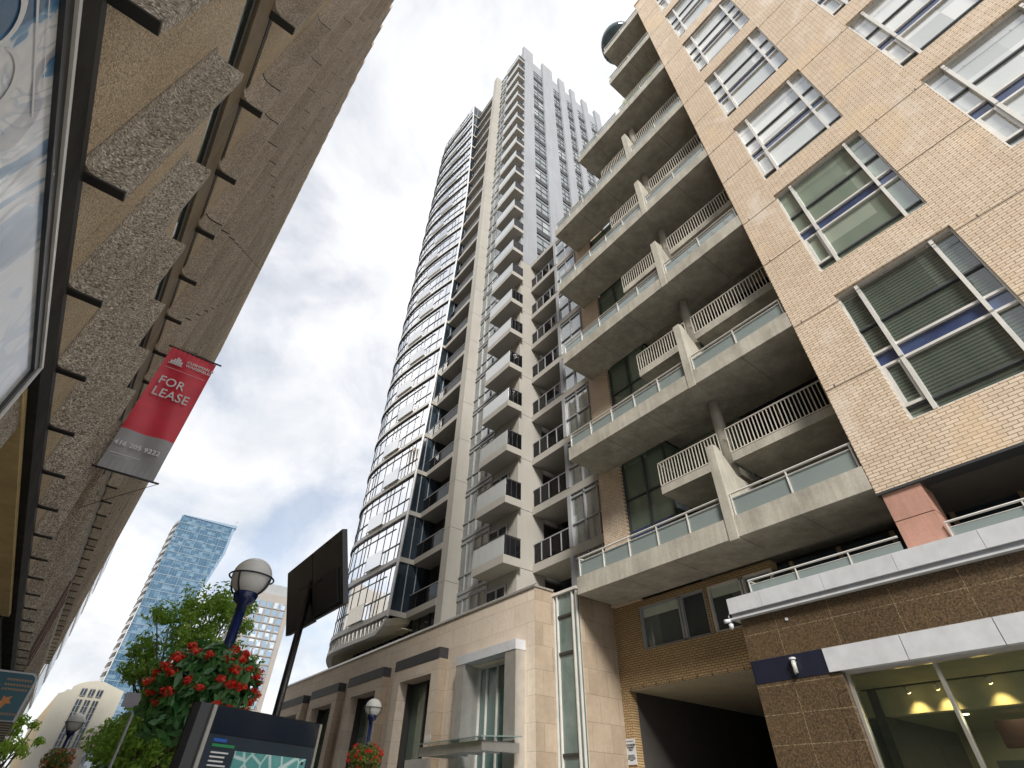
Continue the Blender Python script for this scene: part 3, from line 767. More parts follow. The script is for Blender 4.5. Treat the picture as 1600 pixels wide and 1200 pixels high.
# west glazing between column and box balconies
wins = []
for k in range(-1, 24):
    z = 10.8+FH*k
    if z+3 > 88: continue
    w = MB().box(15.24, 15.3, 22.25, 25.35, z-.25, z+2.955)
    fr = MB()
    for yy in (22.25, 23.0, 23.75, 24.5, 25.28): fr.box(15.17, 15.24, yy, yy+.06, z+.12, z+2.95)
    fr.box(15.17, 15.24, 22.31, 25.28, z+.95, z+1.02); fr.box(15.18, 15.24, 22.25, 25.35, z-.04, z+.12); fr.box(15.18, 15.24, 22.25, 25.35, z-.25, z-.19); fr.box(15.17, 15.24, 22.31, 25.28, z+2.85, z+2.95)
    wins.append((w, M_glass, [('window_frame', fr, M_grey)]))
pool('curtain_wall_panel', wins, TW)
wins = []
for k in range(-1, 24):
    z = 10.8+FH*k
    if z+3 > 88: continue
    w = MB().box(15.26, 15.295, 19.9+.75, 22.2, z+.1, z+2.7)
    fr = MB(); fr.box(15.2, 15.26, 21.4, 21.46, z+.1, z+2.7); fr.box(15.2, 15.26, 20.65, 20.71, z+.1, z+2.7); fr.box(15.2, 15.26, 20.71, 22.2, z+2.6, z+2.7)
    wins.append((w, M_glassdark, [('door_frame', fr, M_grey)]))
pool('balcony_door', wins, TW)
# box balconies
bal = []
for k in range(NB):
    z = 10.8+FH*k
    s = MB().box(14.2, 15.3, 19.5, 22.25, z, z+.42)
    gf = MB(); gf.box(14.22, 14.24, 19.52, 22.23, z+.42, z+1.42); gf.box(14.24, 15.28, 22.21, 22.23, z+.42, z+1.42)
    gs = MB(); gs.box(14.26, 15.28, 19.52, 19.535, z+.45, z+1.38)
    r = MB(); r.box(14.20, 14.26, 19.5, 22.25, z+1.42, z+1.46); r.box(14.26, 15.28, 19.5, 19.55, z+1.40, z+1.46)
    for xx in (14.24, 14.6, 14.95): r.box(xx, xx+.03, 19.5, 19.52, z+.42, z+1.4)
    bal.append((s, M_conclight, [('glass_guard', gf, M_guard), ('side_guard', gs, M_guarddark), ('handrail', r, M_charcoal)]))
pool('box_balcony', bal, TW)
# column with joints
m = MB(); z = 8.25
k = 0
while z < 87.5:
    m.box(14.32, 15.3, 25.15, 25.85, z, min(z+FH*1-.02, 87.9)); z += FH; k += 1
m.build('column', M_conclight, TW)
# recessed balcony bay
bal = []
for k in range(0, 23):
    z = 10.3+FH*k
    s = MB().box(14.3, 16.2, 25.85, 29.4, z, z+.38)
    g = MB(); g.box(14.4, 14.42, 25.9, 29.3, z+.38, z+1.32)
    r = MB(); r.box(14.37, 14.44, 25.87, 29.35, z+1.32, z+1.37)
    for yy in (26.7, 27.6, 28.5): r.box(14.42, 14.45, yy, yy+.04, z+.38, z+1.32)
    bal.append((s, M_conclight, [('glass_guard', g, M_guarddark), ('handrail', r, M_grey)]))
pool('recessed_balcony', bal, TW)
MB().box(16.2, 16.4, 25.4, 29.4, 8.2, 80.8).build('bay_back_wall', M_glassdark, TW)
MB().box(14.5, 16.4, 25.85, 29.4, 80.8+.38, 81.4).build('bay_roof', M_conclight, TW)
# curved glass bay
cz = [(8.9, 13.35), (10.4, 13.15), (13.2, 13.27), (19.9, 13.5), (31, 13.95), (42, 14.12), (51, 14.25), (60, 14.2), (72, 13.8), (84.2, 13.2)]
def cx(z):
    for (a, b), (c, d) in zip(cz, cz[1:]):
        if a <= z <= c: return b+(d-b)*(z-a)/(c-a)
    return cz[0][1] if z < cz[0][0] else cz[-1][1]
def plan(z, off=0):
    c = cx(z); P = [(c, 29.4), (c*.7+13.12*.3, 30.6), (c*.4+13.1*.6, 32.0), (c*.15+13.05*.85, 33.6), (13.0, 35.2), (13.0, 36.6), (13.15, 37.7), (13.55, 38.7), (14.3, 39.6), (15.4, 40.3), (17, 40.8)]
    # smooth (Catmull-Rom)
    out = []
    for i in range(len(P)-1):
        p0 = P[max(i-1, 0)]; p1 = P[i]; p2 = P[i+1]; p3 = P[min(i+2, len(P)-1)]
        for s in range(3):
            t = s/3
            f = lambda j: .5*((2*p1[j])+(-p0[j]+p2[j])*t+(2*p0[j]-5*p1[j]+4*p2[j]-p3[j])*t*t+(-p0[j]+3*p1[j]-3*p2[j]+p3[j])*t**3)
            out.append((f(0), f(1)))
    out.append(P[-1])
    res = []
    for i, (x, y) in enumerate(out):
        a = out[max(i-1, 0)]; b = out[min(i+1, len(out)-1)]; d = Vector((b[0]-a[0], b[1]-a[1])).normalized()
        res.append((x-d.y*off, y+d.x*off))
    return res
def strip(m, z0, z1, off, i0=0, i1=None, thick=0):
    A = plan(z0, off)[i0:i1]; B = plan(z1, off)[i0:i1]
    for (a, b, c, d) in zip(A, A[1:], B[1:], B): m.quad((a[0], a[1], z0), (b[0], b[1], z0), (c[0], c[1], z1), (d[0], d[1], z1))
    if thick:
        A2 = plan(z0, off-thick)[i0:i1]; B2 = plan(z1, off-thick)[i0:i1]
        for (a, b, c, d) in zip(A, A[1:], A2[1:], A2): m.quad((a[0], a[1], z0), (d[0], d[1], z0), (c[0], c[1], z0), (b[0], b[1], z0))
        for (a, b, c, d) in zip(B, B[1:], B2[1:], B2): m.quad((a[0], a[1], z1), (b[0], b[1], z1), (c[0], c[1], z1), (d[0], d[1], z1))
        m.quad((*A2[0], z0), (*A[0], z0), (*B[0], z1), (*B2[0], z1))
    return m
npt = len(plan(20)); levels = [10.3+FH*k for k in range(0, 24)]
panels = []
for k, z in enumerate(levels[:-1]):
    w = strip(MB(), z+.30, z+FH-.02, 0)
    fr = MB()
    for i in range(1, npt-3):
        if i % 2 == 0 or (i*7+k*3) % 5 == 0:
            A = plan(z+.3, .0)[i]; B = plan(z+FH, .0)[i]
            fr.tube([(A[0]-.01, A[1], z+.3), (B[0]-.01, B[1], z+FH-.03)], .024, 4)
    strip(fr, z+1.25, z+1.31, .05, 0, None, .05)
    if k % 1 == 0: strip(fr, z+2.55, z+2.585, .05, 3, 16, .05)
    sp = strip(MB(), z-.02, z+.28, .10, 0, None, .12)
    ln = strip(MB(), z-.10, z-.03, .12, 0, None, .14)
    gu = strip(MB(), z+.32, z+1.35, .26, 5 if k % 2 else 7, 10 if k % 2 else 12, .22)
    panels.append((w, M_glassblk, [('mullion', fr, M_darkframe), ('spandrel', sp, M_frame), ('drip_edge', ln, M_charcoal), ('juliet_guard', gu, M_guard)]))
pool('curved_glazing', panels, TW)
# white edge trim along the leaning near corner
tr = MB(); A = [(cx(z)-.03, 29.36, z) for z in [10.2, 12, 14, 17, 20, 25, 31, 38, 45, 51, 60, 66, 72, 78, 84.1]]; tr.tube(A, .09, 6); tr.build('corner_trim', M_white, TW)
# dark south return of the glass bay
for k, z in enumerate(levels[:-1]):
    w = MB(); w.quad((cx(z+.3)+.02, 29.4, z+.3), (16.3, 29.4, z+.3), (16.3, 29.4, z+FH), (cx(z+FH)+.02, 29.4, z+FH))
    o = w.build('return_glazing', M_glassdark, TW)
    s = MB(); s.prism([(cx(z)+.03, 29.3, z), (14.32, 29.3, z), (14.32, 29.3, z+.3), (cx(z+.3)+.03, 29.3, z+.3)], (0, .1, 0)); s.build('return_spandrel', M_conclight, o)
    f = MB(); f.box(14.6, 14.65, 29.36, 29.4, z+.3, z+FH); f.box(13.95 if cx(z) < 13.8 else 15.4, (13.95 if cx(z) < 13.8 else 15.4)+.05, 29.36, 29.4, z+.3, z+FH); f.build('mullion', M_grey, o)
m = MB(); P = plan(84, 0); m.prism([(x, y, 84.0) for x, y in P]+[(20, 40.8, 84.0), (20, 29.4, 84.0)], (0, 0, .3)); m.build('bay_cap', M_frame, TW)
m = MB().box(15.5, 17, 29.6, 40, 8.2, 84); m.build('bay_core', M_dark, TW)
# skirt, lip and soffit below the bay
def zl(i):
    t = i/(npt-1)
    a = 10.25-.75*min(1, i/3)**.7
    return a-1.25*max(0, (t-.60)/.40)**1.3
def ruled(z0f, z1f, o0, o1, flip=False):
    m = MB(); A = plan(9.8, o0); B = plan(9.8, o1)
    for i in range(npt-1):
        m.quad((*A[i], z0f(i)), (*A[i+1], z0f(i+1)), (*B[i+1], z1f(i+1)), (*B[i], z1f(i)))
    return m
sk = ruled(lambda i: zl(i)+.1, lambda i: 10.2, -.02, .02); o = sk.build('glass_skirt', M_glassblk, TW)
f = MB(); A = plan(9.8, .03)
for i in range(1, npt-6): f.box(A[i][0]-.05, A[i][0]+.02, A[i][1]-.02, A[i][1]+.02, zl(i)+.1, 10.2)
f.build('skirt_fin', M_frame, o)
lip = ruled(lambda i: zl(i)-.10, lambda i: zl(i)+.12, .12, .12)
lip.add(ruled(lambda i: zl(i)-.10, lambda i: zl(i)-.10, -.25, .12)).add(ruled(lambda i: zl(i)+.12, lambda i: zl(i)+.12, .12, -.05))
lip.build('skirt_lip', M_frame, TW)
ruled(lambda i: zl(i)-.06, lambda i: zl(i)+.3, -.25, -1.6).build('curved_soffit', stone('cream_curved_soffit', (.66, .60, .46), .1, 1, 10), TW)
P = plan(9.2, 0); m = MB(); P = plan(9.8, -1.0); m.prism([(x, y, 9.75) for x, y in P]+[(18, 40.0, 9.75), (18, 29.4, 9.75)], (0, 0, .05)); m.build('bay_soffit', stone('cream_soffit', (.62, .56, .42), .1, 1, 10), TW)
w = MB().box(14.9, 15.0, 25.9, 38, 8.2, 10.3).build('terrace_glazing', M_glassdark, TW)
f = MB()
for i in range(10): f.box(14.82, 14.9, 26.2+i*1.2, 26.27+i*1.2, 8.2, 10.3)
f.build('window_frame', M_charcoal, w)
# ---- lower wing with recessed balconies between tower and the brick building
WXF = 16.3
bal = []
for k in range(0, 9):
    z = 10.85+FH*.98*k
    if k == 8:
        MB().box(WXF, 20, 13.9, 19.78, z+.02, z+.45).build('wing_roof', M_conclight, TW); continue
    s = MB().box(WXF, 18.6, 13.9, 19.78, z, z+.42)
    g = MB().box(WXF+.06, WXF+.08, 17.0, 19.7, z+.42, z+1.45)
    r = MB(); r.box(WXF+.03, WXF+.1, 16.95, 19.75, z+1.45, z+1.5)
    for yy in (17.6, 18.4, 19.1): r.box(WXF+.02, WXF+.055, yy, yy+.05, z+.5, z+1.45)
    bal.append((s, M_conclight, [('glass_guard', g, M_guarddark), ('handrail', r, M_grey)]))
pool('wing_balcony', bal, TW)
wins = []
for k in range(-1, 8):
    z = 10.85+FH*.98*k
    w = MB().box(WXF+.10, WXF+.16, 14.0, 16.75, z+.42, z+FH*.98)
    f = MB(); f.box(WXF-.03, WXF+.16, 16.75, 16.98, z+.42, z+FH*.98)
    for yy in (14.0, 14.9, 15.8): f.box(WXF+.02, WXF+.1, yy, yy+.07, z+.42, z+FH*.98)
    f.box(WXF+.02, WXF+.1, 14.07, 16.75, z+1.5, z+1.57); f.box(WXF+.02, WXF+.1, 14.07, 16.75, z+2.9, z+3.0)
    wins.append((w, M_glass, [('window_frame', f, M_grey)]))
pool('wing_window', wins, TW)
MB().box(18.2, 18.5, 16.98, 19.8, 8.2, 36).build('wing_back_wall', M_glassdark, TW)
MB().box(WXF+.2, WXF+2.3, 16.6, 16.9, 8.2, 36).build('wing_side_wall', M_conclight, TW)
MB().box(WXF+2.3, 30, 14, 19.8, 8.2, 35.5).build('wing_core', M_dark, TW)

# ================================================================== BRICK BUILDING
BX = 13.3; MOD = 5.68
BR = empty('brick_building', (14, 3.4, 0), 'tan brick apartment building with concrete balcony slabs on the right side of the street', 'building')
TOPZ = 49.0; YP = 3.38
cols = [(-.97, 2.03), (-5.87, -2.86), (-10.7, -7.7)]
NW = 7
# brick facade in pieces around openings
m = MB(); zlist = [(8.9+MOD*k, 13.48+MOD*k) for k in range(NW)]
ys = [YP]
edges = [YP]+[v for c in cols for v in (c[1], c[0])]+[-13.0]
for i in range(0, len(edges)-1, 2):
    m.box(BX, BX+.45, edges[i+1], edges[i], 7.52, TOPZ)
for (a, b) in cols:
    z = 7.52
    for (z0, z1) in zlist: m.box(BX, BX+.45, a, b, z, z0); z = z1
    m.box(BX, BX+.45, a, b, z, TOPZ)
m.build('brick_facade', M_brick, BR)
MB().box(BX+.02, 26, YP-.002, YP+.012, 7.55, TOPZ-.02).build('pier_side', M_brickx, BR)
MB().box(BX+1.6, 26, -13, YP-.02, 7.55, TOPZ-.3).build('building_core', M_dark, BR)
m = MB()   # horizontal relief joints with little weep tabs
for k in range(NW+1):
    for zz in (7.60+MOD*k-.09, 10.62+MOD*k):
        if zz > TOPZ or zz < 7.7: continue
        m.box(BX-.004, BX, 2.03 if abs(zz-10.62-MOD*k) < .1 else -13, YP, zz, zz+.028)
        for j in range(14):
            yy = 3.1-j*1.15
            if abs(zz-10.62-MOD*k) < .1 and yy < 2.1: continue
            m.box(BX-.006, BX-.001, yy, yy+.03, zz, zz+.11)
for k in range(NW):
    for (a, b) in ((-2.86, -.97), (-7.7, -5.87)): m.box(BX-.004, BX, a, b, 10.62+MOD*k, 10.65+MOD*k)
m.build('relief_joint', plain('sealant', (.10, .07, .05), .8), BR)
MB().box(BX-.05, BX+.5, -13, YP+.05, TOPZ, TOPZ+.25).build('parapet_coping', M_brick, BR)
MB().box(BX-.01, BX+.4, -13, YP, 7.46, 7.52).build('brick_shelf', M_darkframe, BR)
wins = []
for k, (z0, z1) in enumerate(zlist):
    for ci, (a, b) in enumerate(cols):
        g = MB(); gx = BX+.22
        g.box(gx, gx+.04, a+.02, b-.02, z0+.03, z0+1.70)      # lower lights
        g.box(gx, gx+.04, a+.02, b-.02, z0+2.22, z1-.03)      # upper lights
        sp = MB().box(gx-.01, gx+.04, a+.02, b-.02, z0+1.76, z0+2.16)
        f = MB()
        f.box(BX+.10, gx+.04, b-.05, b, z0, z1); f.box(BX+.10, gx+.04, a, a+.05, z0, z1)
        f.box(BX+.08, gx+.04, a+.05, b-.05, z0, z0+.06); f.box(BX+.10, gx+.04, a+.05, b-.05, z1-.05, z1)
        f.box(BX+.13, gx, a+.05, b-.05, z0+1.69, z0+1.76); f.box(BX+.13, gx, a+.05, b-.05, z0+2.16, z0+2.23)
        mull = MB()
        for yy in (b-.56, a+.51): mull.box(BX+.05, gx, yy-.045, yy+.045, z0+.06, z0+1.69); mull.box(BX+.05, gx, yy-.045, yy+.045, z0+1.76, z1-.05)
        br = MB(); br.box(BX+.15, gx, a+.05, b-.05, z0+3.08, z0+3.14); br.box(BX+.15, gx, a+.05, b-.05, z0+.36, z0+.41)
        cas = MB(); cas.box(BX+.11, gx, b-.13, b-.05, z0+.42, z0+1.69); cas.box(BX+.11, gx, b-.52, b-.44, z0+.42, z0+1.69); cas.box(BX+.11, gx, b-.44, b-.13, z0+.42, z0+.5)
        bl = MB()
        if k < 2:
            for q in range(22 if k == 0 else 0): bl.box(gx+.045, gx+.09, a+.2, b-.3, z0+2.3+q*.1, z0+2.33+q*.1)
        subs = [('spandrel', sp, M_spandrel), ('frame', f, M_frame), ('mullion', mull, M_frame), ('transom', br, M_darkframe), ('casement', cas, M_frame)]
        wins.append((g, M_glassbrick if k == 0 else (M_glasscurtain if k == 1 and ci == 0 else M_glasswhite), subs))
pool('window', wins, BR)

# ---- balcony bays
SLB = [7.67+5.66*k for k in range(8)]
yend = [13.6, 13.6, 13.6, 13.6, 13.6, 10.85, 7.08, 6.85]
slabs = []
DVY = (7.0, 7.28)
M_rail = M_frame
for k, z in enumerate(SLB):
    ye = yend[k]
    s = MB(); s.box(BX, BX+2.0, YP+.02, ye, z, z+.62)
    if ye > 8: s.box(BX+2.0, BX+3.6, YP+.02, min(ye, 10.2), z+.25, z+.6)
    else: s.box(BX+2.0, BX+3.6, YP+.02, ye, z+.25, z+.6)
    o = s.build('balcony_slab', M_conc, BR)
    # recessed ceiling joint lines
    j = MB()
    for yy in (5.2, 9.3, 11.4):
        if yy < ye-.5: j.box(BX+.05, BX+1.95, yy, yy+.015, z-.003, z)
    j.build('soffit_joint', M_darkframe, o)
    segs = [(YP+.04, DVY[0]), (DVY[1], ye-.05)] if ye > 8 else [(YP+.04, ye-.05)]
    for (a, b) in segs:
        g = MB(); g.box(BX+.13, BX+.145, a+.02, b-.02, z+.64, z+1.2); 
        r = MB(); r.tube([(BX+.1, a, z+1.34), (BX+.1, b, z+1.34)], .032, 6); r.tube([(BX+.1, a, z+1.2), (BX+.1, b, z+1.2)], .014, 5)
        n = max(2, int((b-a)/1.25)+1)
        for i in range(n): yy = a+.05+(b-a-.1)*i/(n-1); r.box(BX+.08, BX+.12, yy-.018, yy+.018, z+.62, z+1.34)
        if b > 7.5 or ye < 8:   # return along the end
            r.tube([(BX+.1, b, z+1.34), (BX+1.9, b, z+1.34)], .03, 6); g.box(BX+.14, BX+1.9, b-.012, b, z+.64, z+1.2)
        rr = r.build('glass_railing', M_rail, BR); g.build('glass_panel', M_guardslab, rr)
# brick back walls and tall green glazing
for k, z in enumerate(SLB):
    ye = yend[k] if k < 7 else 6.0
    zt = SLB[k+1] if k < 7 else z+2.6
    z0 = z+.62
    if k < 7: ye = min(ye, yend[k+1]+.0) if yend[k+1] < 8 and k >= 5 else yend[k]
    if k == 4: ye = 13.6
    if k < 5:
        MB().box(BX+1.98, BX+2.3, 12.55, ye+.22, z0-.62, zt).build('brick_pier', M_brick, BR)
        MB().box(BX+1.96, BX+8, ye+.22, ye+.24, z0-.62, zt).build('brick_return', M_brickx, BR)
        w = MB(); w.box(BX+2.2, BX+2.25, 10.25, 12.55, z0, zt+.2); w.box(BX+3.2, BX+3.25, 7.3, 10.25, z0, zt+.2); w.box(BX+2.25, BX+3.2, 10.24, 10.26, z0, zt+.2)
        w = w.build('living_room_glazing', M_glassgreen, BR)
        f = MB()
        for yy in (12.47, 11.35, 10.25): f.box(BX+2.1, BX+2.2, yy, yy+.07, z0, zt)
        for yy in (9.2, 8.2, 7.35): f.box(BX+3.1, BX+3.2, yy, yy+.07, z0, zt)
        f.box(BX+2.12, BX+2.2, 10.32, 12.47, z0+3.35, z0+3.41); f.box(BX+2.12, BX+2.2, 10.32, 12.47, z0+1.5, z0+1.56); f.box(BX+3.12, BX+3.2, 7.42, 10.2, z0+2.2, z0+2.28)
        f.build('window_frame', M_darkframe, w)
        MB().box(BX+2.14, BX+2.2, 10.33, 12.46, z0+1.57, z0+2.0).build('spandrel', M_spandrel, w)
    w = MB().box(BX+3.2, BX+3.25, YP+.02, 7.0, z0, zt+.2).build('deep_glazing', M_glassdark, BR)
    f = MB()
    for yy in (YP+.1, 4.6, 5.8): f.box(BX+3.1, BX+3.2, yy, yy+.07, z0, zt)
    f.box(BX+3.12, BX+3.2, YP+.17, 6.9, z0+2.2, z0+2.28); f.build('window_frame', M_brown, w)
MB().box(BX+3.25, 26, YP+.02, 13.4, 7.7, 30.2).build('recess_core', M_dark, BR)
MB().box(BX+3.25, 26, YP+.02, 10.6, 30.2, 36).build('recess_core', M_dark, BR)
MB().box(BX+3.25, 26, YP+.02, 6.8, 36, 47).build('recess_core', M_dark, BR)
# terrace wall segments where the building steps back
MB().box(BX+1.95, BX+3.25, 10.3, 10.6, 30.9, 35.9).build('terrace_wall', M_brick, BR)
MB().box(BX+1.6, BX+3.25, 6.55, 6.8, 36.6, 47.2).build('terrace_wall', M_concd, BR)
# mid-level pickets balconies
bals = []
def pickets(x, y0, y1, z, h=1.0, step=.125):
    m = MB(); m.box(x-.02, x+.02, y0, y1, z+h-.04, z+h); m.box(x-.015, x+.015, y0, y1, z+.05, z+.08)
    n = int((y1-y0)/step)
    for i in range(n+1): yy = y0+(y1-y0)*i/n; m.box(x-.011, x+.011, yy-.014, yy+.014, z+.08, z+h-.04)
    return m
for k in range(6):
    z = SLB[k]+2.85
    for (a, b) in (((7.32, 9.92),) if k < 5 else ())+((YP+.02, 6.98),):
        if k == 5 and b > 8: continue
        s = MB().box(BX+.98, BX+3.2, a, b, z, z+.3)
        p = pickets(BX+1.03, a, b, z+.3)
        if b > 8: p.add(MB().box(BX+1.03, BX+2.1, b-.03, b, z+1.26, z+1.3))
        bals.append((s, M_conc, [('picket_railing', p, M_baluster)]))
pool('picket_balcony', bals, BR)
for k in (6,):
    z = SLB[k]; pickets(BX+.45, YP+.05, 6.9, z+.62, .95).build('picket_railing', M_baluster, BR)
pickets(BX+.45, YP+.05, 6.95, SLB[5]+.62, .95).build('picket_railing', M_baluster, BR)
# divider fins, blade at the front sloping back, and round column behind
for k in range(6):
    z = SLB[k]
    if k == 5:
        MB().tube([(BX+1.2, 7.15, z-2.6), (BX+1.2, 7.15, z)], .2, 16).build('round_column', M_conc, BR, True); continue
    m = MB(); m.prism([(BX-.03, DVY[0], z-.05), (BX-.03, DVY[0], z+3.1), (BX+.25, DVY[0], z+3.1), (BX+1.0, DVY[0], z+2.3), (BX+2.0, DVY[0], z+2.2), (BX+2.0, DVY[0], z-.0)], (0, DVY[1]-DVY[0], 0)); m.build('divider_wall', M_conc, BR)
    MB().tube([(BX+1.4, 7.3, z+2.2), (BX+1.4, 7.3, SLB[k+1]+.01)], .2, 16).build('round_column', M_conc, BR, True)
# dome turret on the roof
DMX, DMY = 14.5, 5.95
DM = empty('roof_dome', (14.2, 6.1, 47.8), 'dark glass half-round dome on the top balcony of the brick building', 'dome')
m = MB(); m.lathe((DMX, DMY, 47.9), [(.8, 0), (.8, 1.7), (1.45, 1.75), (1.45, 2.5)]+[(1.45*math.cos(R(a)), 2.5+1.45*math.sin(R(a))) for a in range(10, 90, 10)]+[(.02, 3.95)], 28); m.build('glass_shell', glass('dome_glass', (.03, .05, .055), 1.5, c2=(.06, .09, .1)), DM, True)
# green plants on the upper terrace
PL = empty('terrace_plants', (13.7, 5.2, SLB[5]+.62), 'bright green climbing plants along the upper balcony railing', 'plants')
m = MB()
for i in range(16): leaf_cluster(m, (13.6+random.uniform(-.1, .25), 4.1+i*.16, SLB[5]+.95+random.uniform(0, .55)), .22, 30, .07)
m.build('foliage', M_leaflight, PL)
# ---- ground part: garage wall
GX = 15.5
m = MB()
m.box(GX, GX+.35, 13.62, 13.99, .14, 7.67)
m.box(GX, GX+.35, 7.4, 13.62, 4.92, 6.05)
m.box(GX, GX+.35, 12.76, 13.62, 6.05, 7.47); m.box(GX, GX+.35, 9.82, 9.92, 6.05, 7.47); m.box(GX, GX+.35, 7.4, 13.62, 7.47, 7.67)
m.build('garage_brick_wall', M_brickshade, BR)
m = MB()
for i in range(11): m.box(GX-.006, GX, 13.5-i*.55, 13.53-i*.55, 4.92, 5.02)
m.box(GX-.006, GX, 7.6, 13.62, 4.915, 4.93)
m.build('weep_tab', M_dark, BR)
for (a, b) in ((9.92, 12.76), (7.5, 9.82)):
    w = MB().box(GX+.18, GX+.22, a, b, 6.05, 7.47).build('garage_level_window', M_glasslow, BR)
    f = MB()
    for yy in (a, a+.95, a+1.06, b-.08): f.box(GX+.06, GX+.18, yy, yy+.07, 6.05, 7.47)
    f.box(GX+.06, GX+.18, a+.07, b-.08, 6.05, 6.11); f.box(GX+.06, GX+.18, a+.07, b-.08, 7.4, 7.47); f.build('window_frame', M_frame if a < 9 else M_grey, w)
    MB().box(GX+.16, GX+.18, a+1.15, b-.1, 7.12, 7.4).build('roller_blind', plain('pale_blind', (.42, .47, .4), .8), w)
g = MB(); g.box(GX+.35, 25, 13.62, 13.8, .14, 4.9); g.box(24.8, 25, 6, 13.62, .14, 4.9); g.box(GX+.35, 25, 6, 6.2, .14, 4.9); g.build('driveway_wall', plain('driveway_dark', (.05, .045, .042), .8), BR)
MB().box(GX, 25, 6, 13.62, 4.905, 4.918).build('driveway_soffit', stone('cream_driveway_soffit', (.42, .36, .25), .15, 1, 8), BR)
# ---- granite shopfront base
m = MB()
m.box(BX, BX+.5, 5.82, 7.58, .14, 4.10); m.box(BX, BX+.5, -13, 7.58, 4.60, 5.60)
m.build('granite_cladding', M_granite, BR)
M_granx = blocks('brown_granite_side', 'XZ', 1.335, .575, (.125, .092, .058), (.115, .083, .052), (.30, .26, .19), .006, rough=.35, off=0, bumpy=.1, fine=45)
m = MB(); m.box(BX+.003, GX+1, 7.58, 7.60, .14, 4.10); m.box(BX+.003, GX+1, 7.58, 7.60, 4.60, 5.6); m.build('granite_end', M_granx, BR)
m = MB(); m.box(BX-.01, BX+.5, 5.80, 7.57, 4.10, 4.60); m.box(BX+.0, GX+1, 7.57, 7.62, 4.10, 4.60); m.build('navy_panel', M_navypanel, BR)
m = MB(); y = 5.8
while y > -13: m.box(BX-.03, BX+.5, y-1.62, y-.006, 4.12, 4.59); y -= 1.63
m.build('white_fascia', M_white, BR)
m = MB(); y = 7.75; first = True
while y > -13: w = .95 if first else 1.6; first = False; m.box(BX-.18, BX+.3, y-w+.008, y, 5.72, 6.10); y -= w
m.build('canopy_fascia', M_white, BR)
MB().box(BX-.12, BX+.3, -13, 7.74, 5.62, 5.72).build('canopy_shadow_gap', M_grey, BR)
MB().box(BX-.16, BX+.3, -13, 7.78, 5.585, 5.622).build('canopy_drip', M_white, BR)
MB().box(BX+.3, GX+3, -13, 7.7, 5.6, 5.95).build('terrace_floor', M_concd, BR)
g = MB(); r = MB()
for (a, b) in ((3.38, 7.1), (-13, 2.45)):
    g.box(BX+.02, BX+.035, a, b, 6.12, 6.34)
    r.tube([(BX, a, 6.46), (BX, b, 6.46)], .025, 6); r.tube([(BX+.02, a, 6.35), (BX+.02, b, 6.35)], .01, 5)
    yy = b-.02
    while yy > a: r.box(BX-.012, BX+.012, yy-.015, yy+.015, 6.1, 6.46); yy -= 1.3
r.tube([(BX, 7.1, 6.46), (BX+1.6, 7.1, 6.46)], .025, 6)
o = r.build('terrace_railing', M_rail, BR); g.build('glass_panel', M_guardslab, o)
m = MB(); m.box(BX+.05, BX+.75, 2.5, 3.30, 6.80, 7.46); m.box(BX+.05, BX+.75, 2.5, 3.30, 6.0, 6.78); m.build('pink_column', M_pink, BR)
MB().box(BX+2.4, BX+2.5, -13, 7.3, 5.95, 7.5).build('terrace_glazing', M_glassdark, BR)
f = MB(); y = 6.8
while y > -13: f.box(BX+2.3, BX+2.4, y, y+.1, 5.95, 7.5); y -= 1.4
f.build('terrace_window_frame', M_brown, BR)
MB().box(BX+.45, GX+3, -13, YP, 7.5, 7.54).build('terrace_soffit', plain('dark_soffit', (.10, .095, .09), .7), BR)
# shop window and lit interior
for (a, b) in ((3.87, 5.50), (2.0, 3.80), (.1, 1.93), (-2, .03)):
    w = MB().box(BX+.24, BX+.255, a, b, .5, 4.05).build('shop_window', M_shopglass, BR)
    f = MB(); f.box(BX+.16, BX+.3, b, b+.06, .4, 4.05); f.box(BX+.16, BX+.3, a-.01, b+.06, 4.051, 4.118); f.build('window_frame', M_steel, w)
MB().box(BX+.02, BX+.4, 5.57, 5.81, .14, 4.1).build('window_jamb', M_granite, BR)
M_room = plain('shop_wall_paint', (.36, .34, .25), .8); M_ceil = plain('shop_ceiling_paint', (.52, .50, .38), .8)
m = MB(); m.box(BX+7, BX+7.1, -3, 7.4, .14, 4.4); m.box(BX+.5, BX+7, 6.6, 6.7, .14, 4.4); m.box(BX+.5, BX+7, -3, -2.9, .14, 4.4); m.build('shop_back_wall', M_room, BR)
MB().box(BX+.4, BX+7, -3, 6.6, 4.12, 4.2).build('shop_ceiling', M_ceil, BR)
MB().box(BX+2.6, BX+2.9, -3, 6.6, 3.55, 4.12).build('ceiling_bulkhead', M_ceil, BR)
MB().box(BX+2.9, BX+7, -3, 6.6, 3.55, 3.6).build('lowered_ceiling', plain('lowered_ceiling_paint', (.25, .26, .18), .8), BR)
MB().box(BX+3.6, BX+3.8, 1.2, 4.2, 2.9, 3.4).build('dark_red_bulkhead', plain('maroon_paint', (.05, .015, .012), .6), BR)
MB().box(BX+2.2, BX+2.23, -2, 6.2, 4.04, 4.07).build('light_track', M_black, BR)
M_lampon = plain('lamp_lens', (.9, .8, .5), .4, emit=(1, .72, .3), es=6)
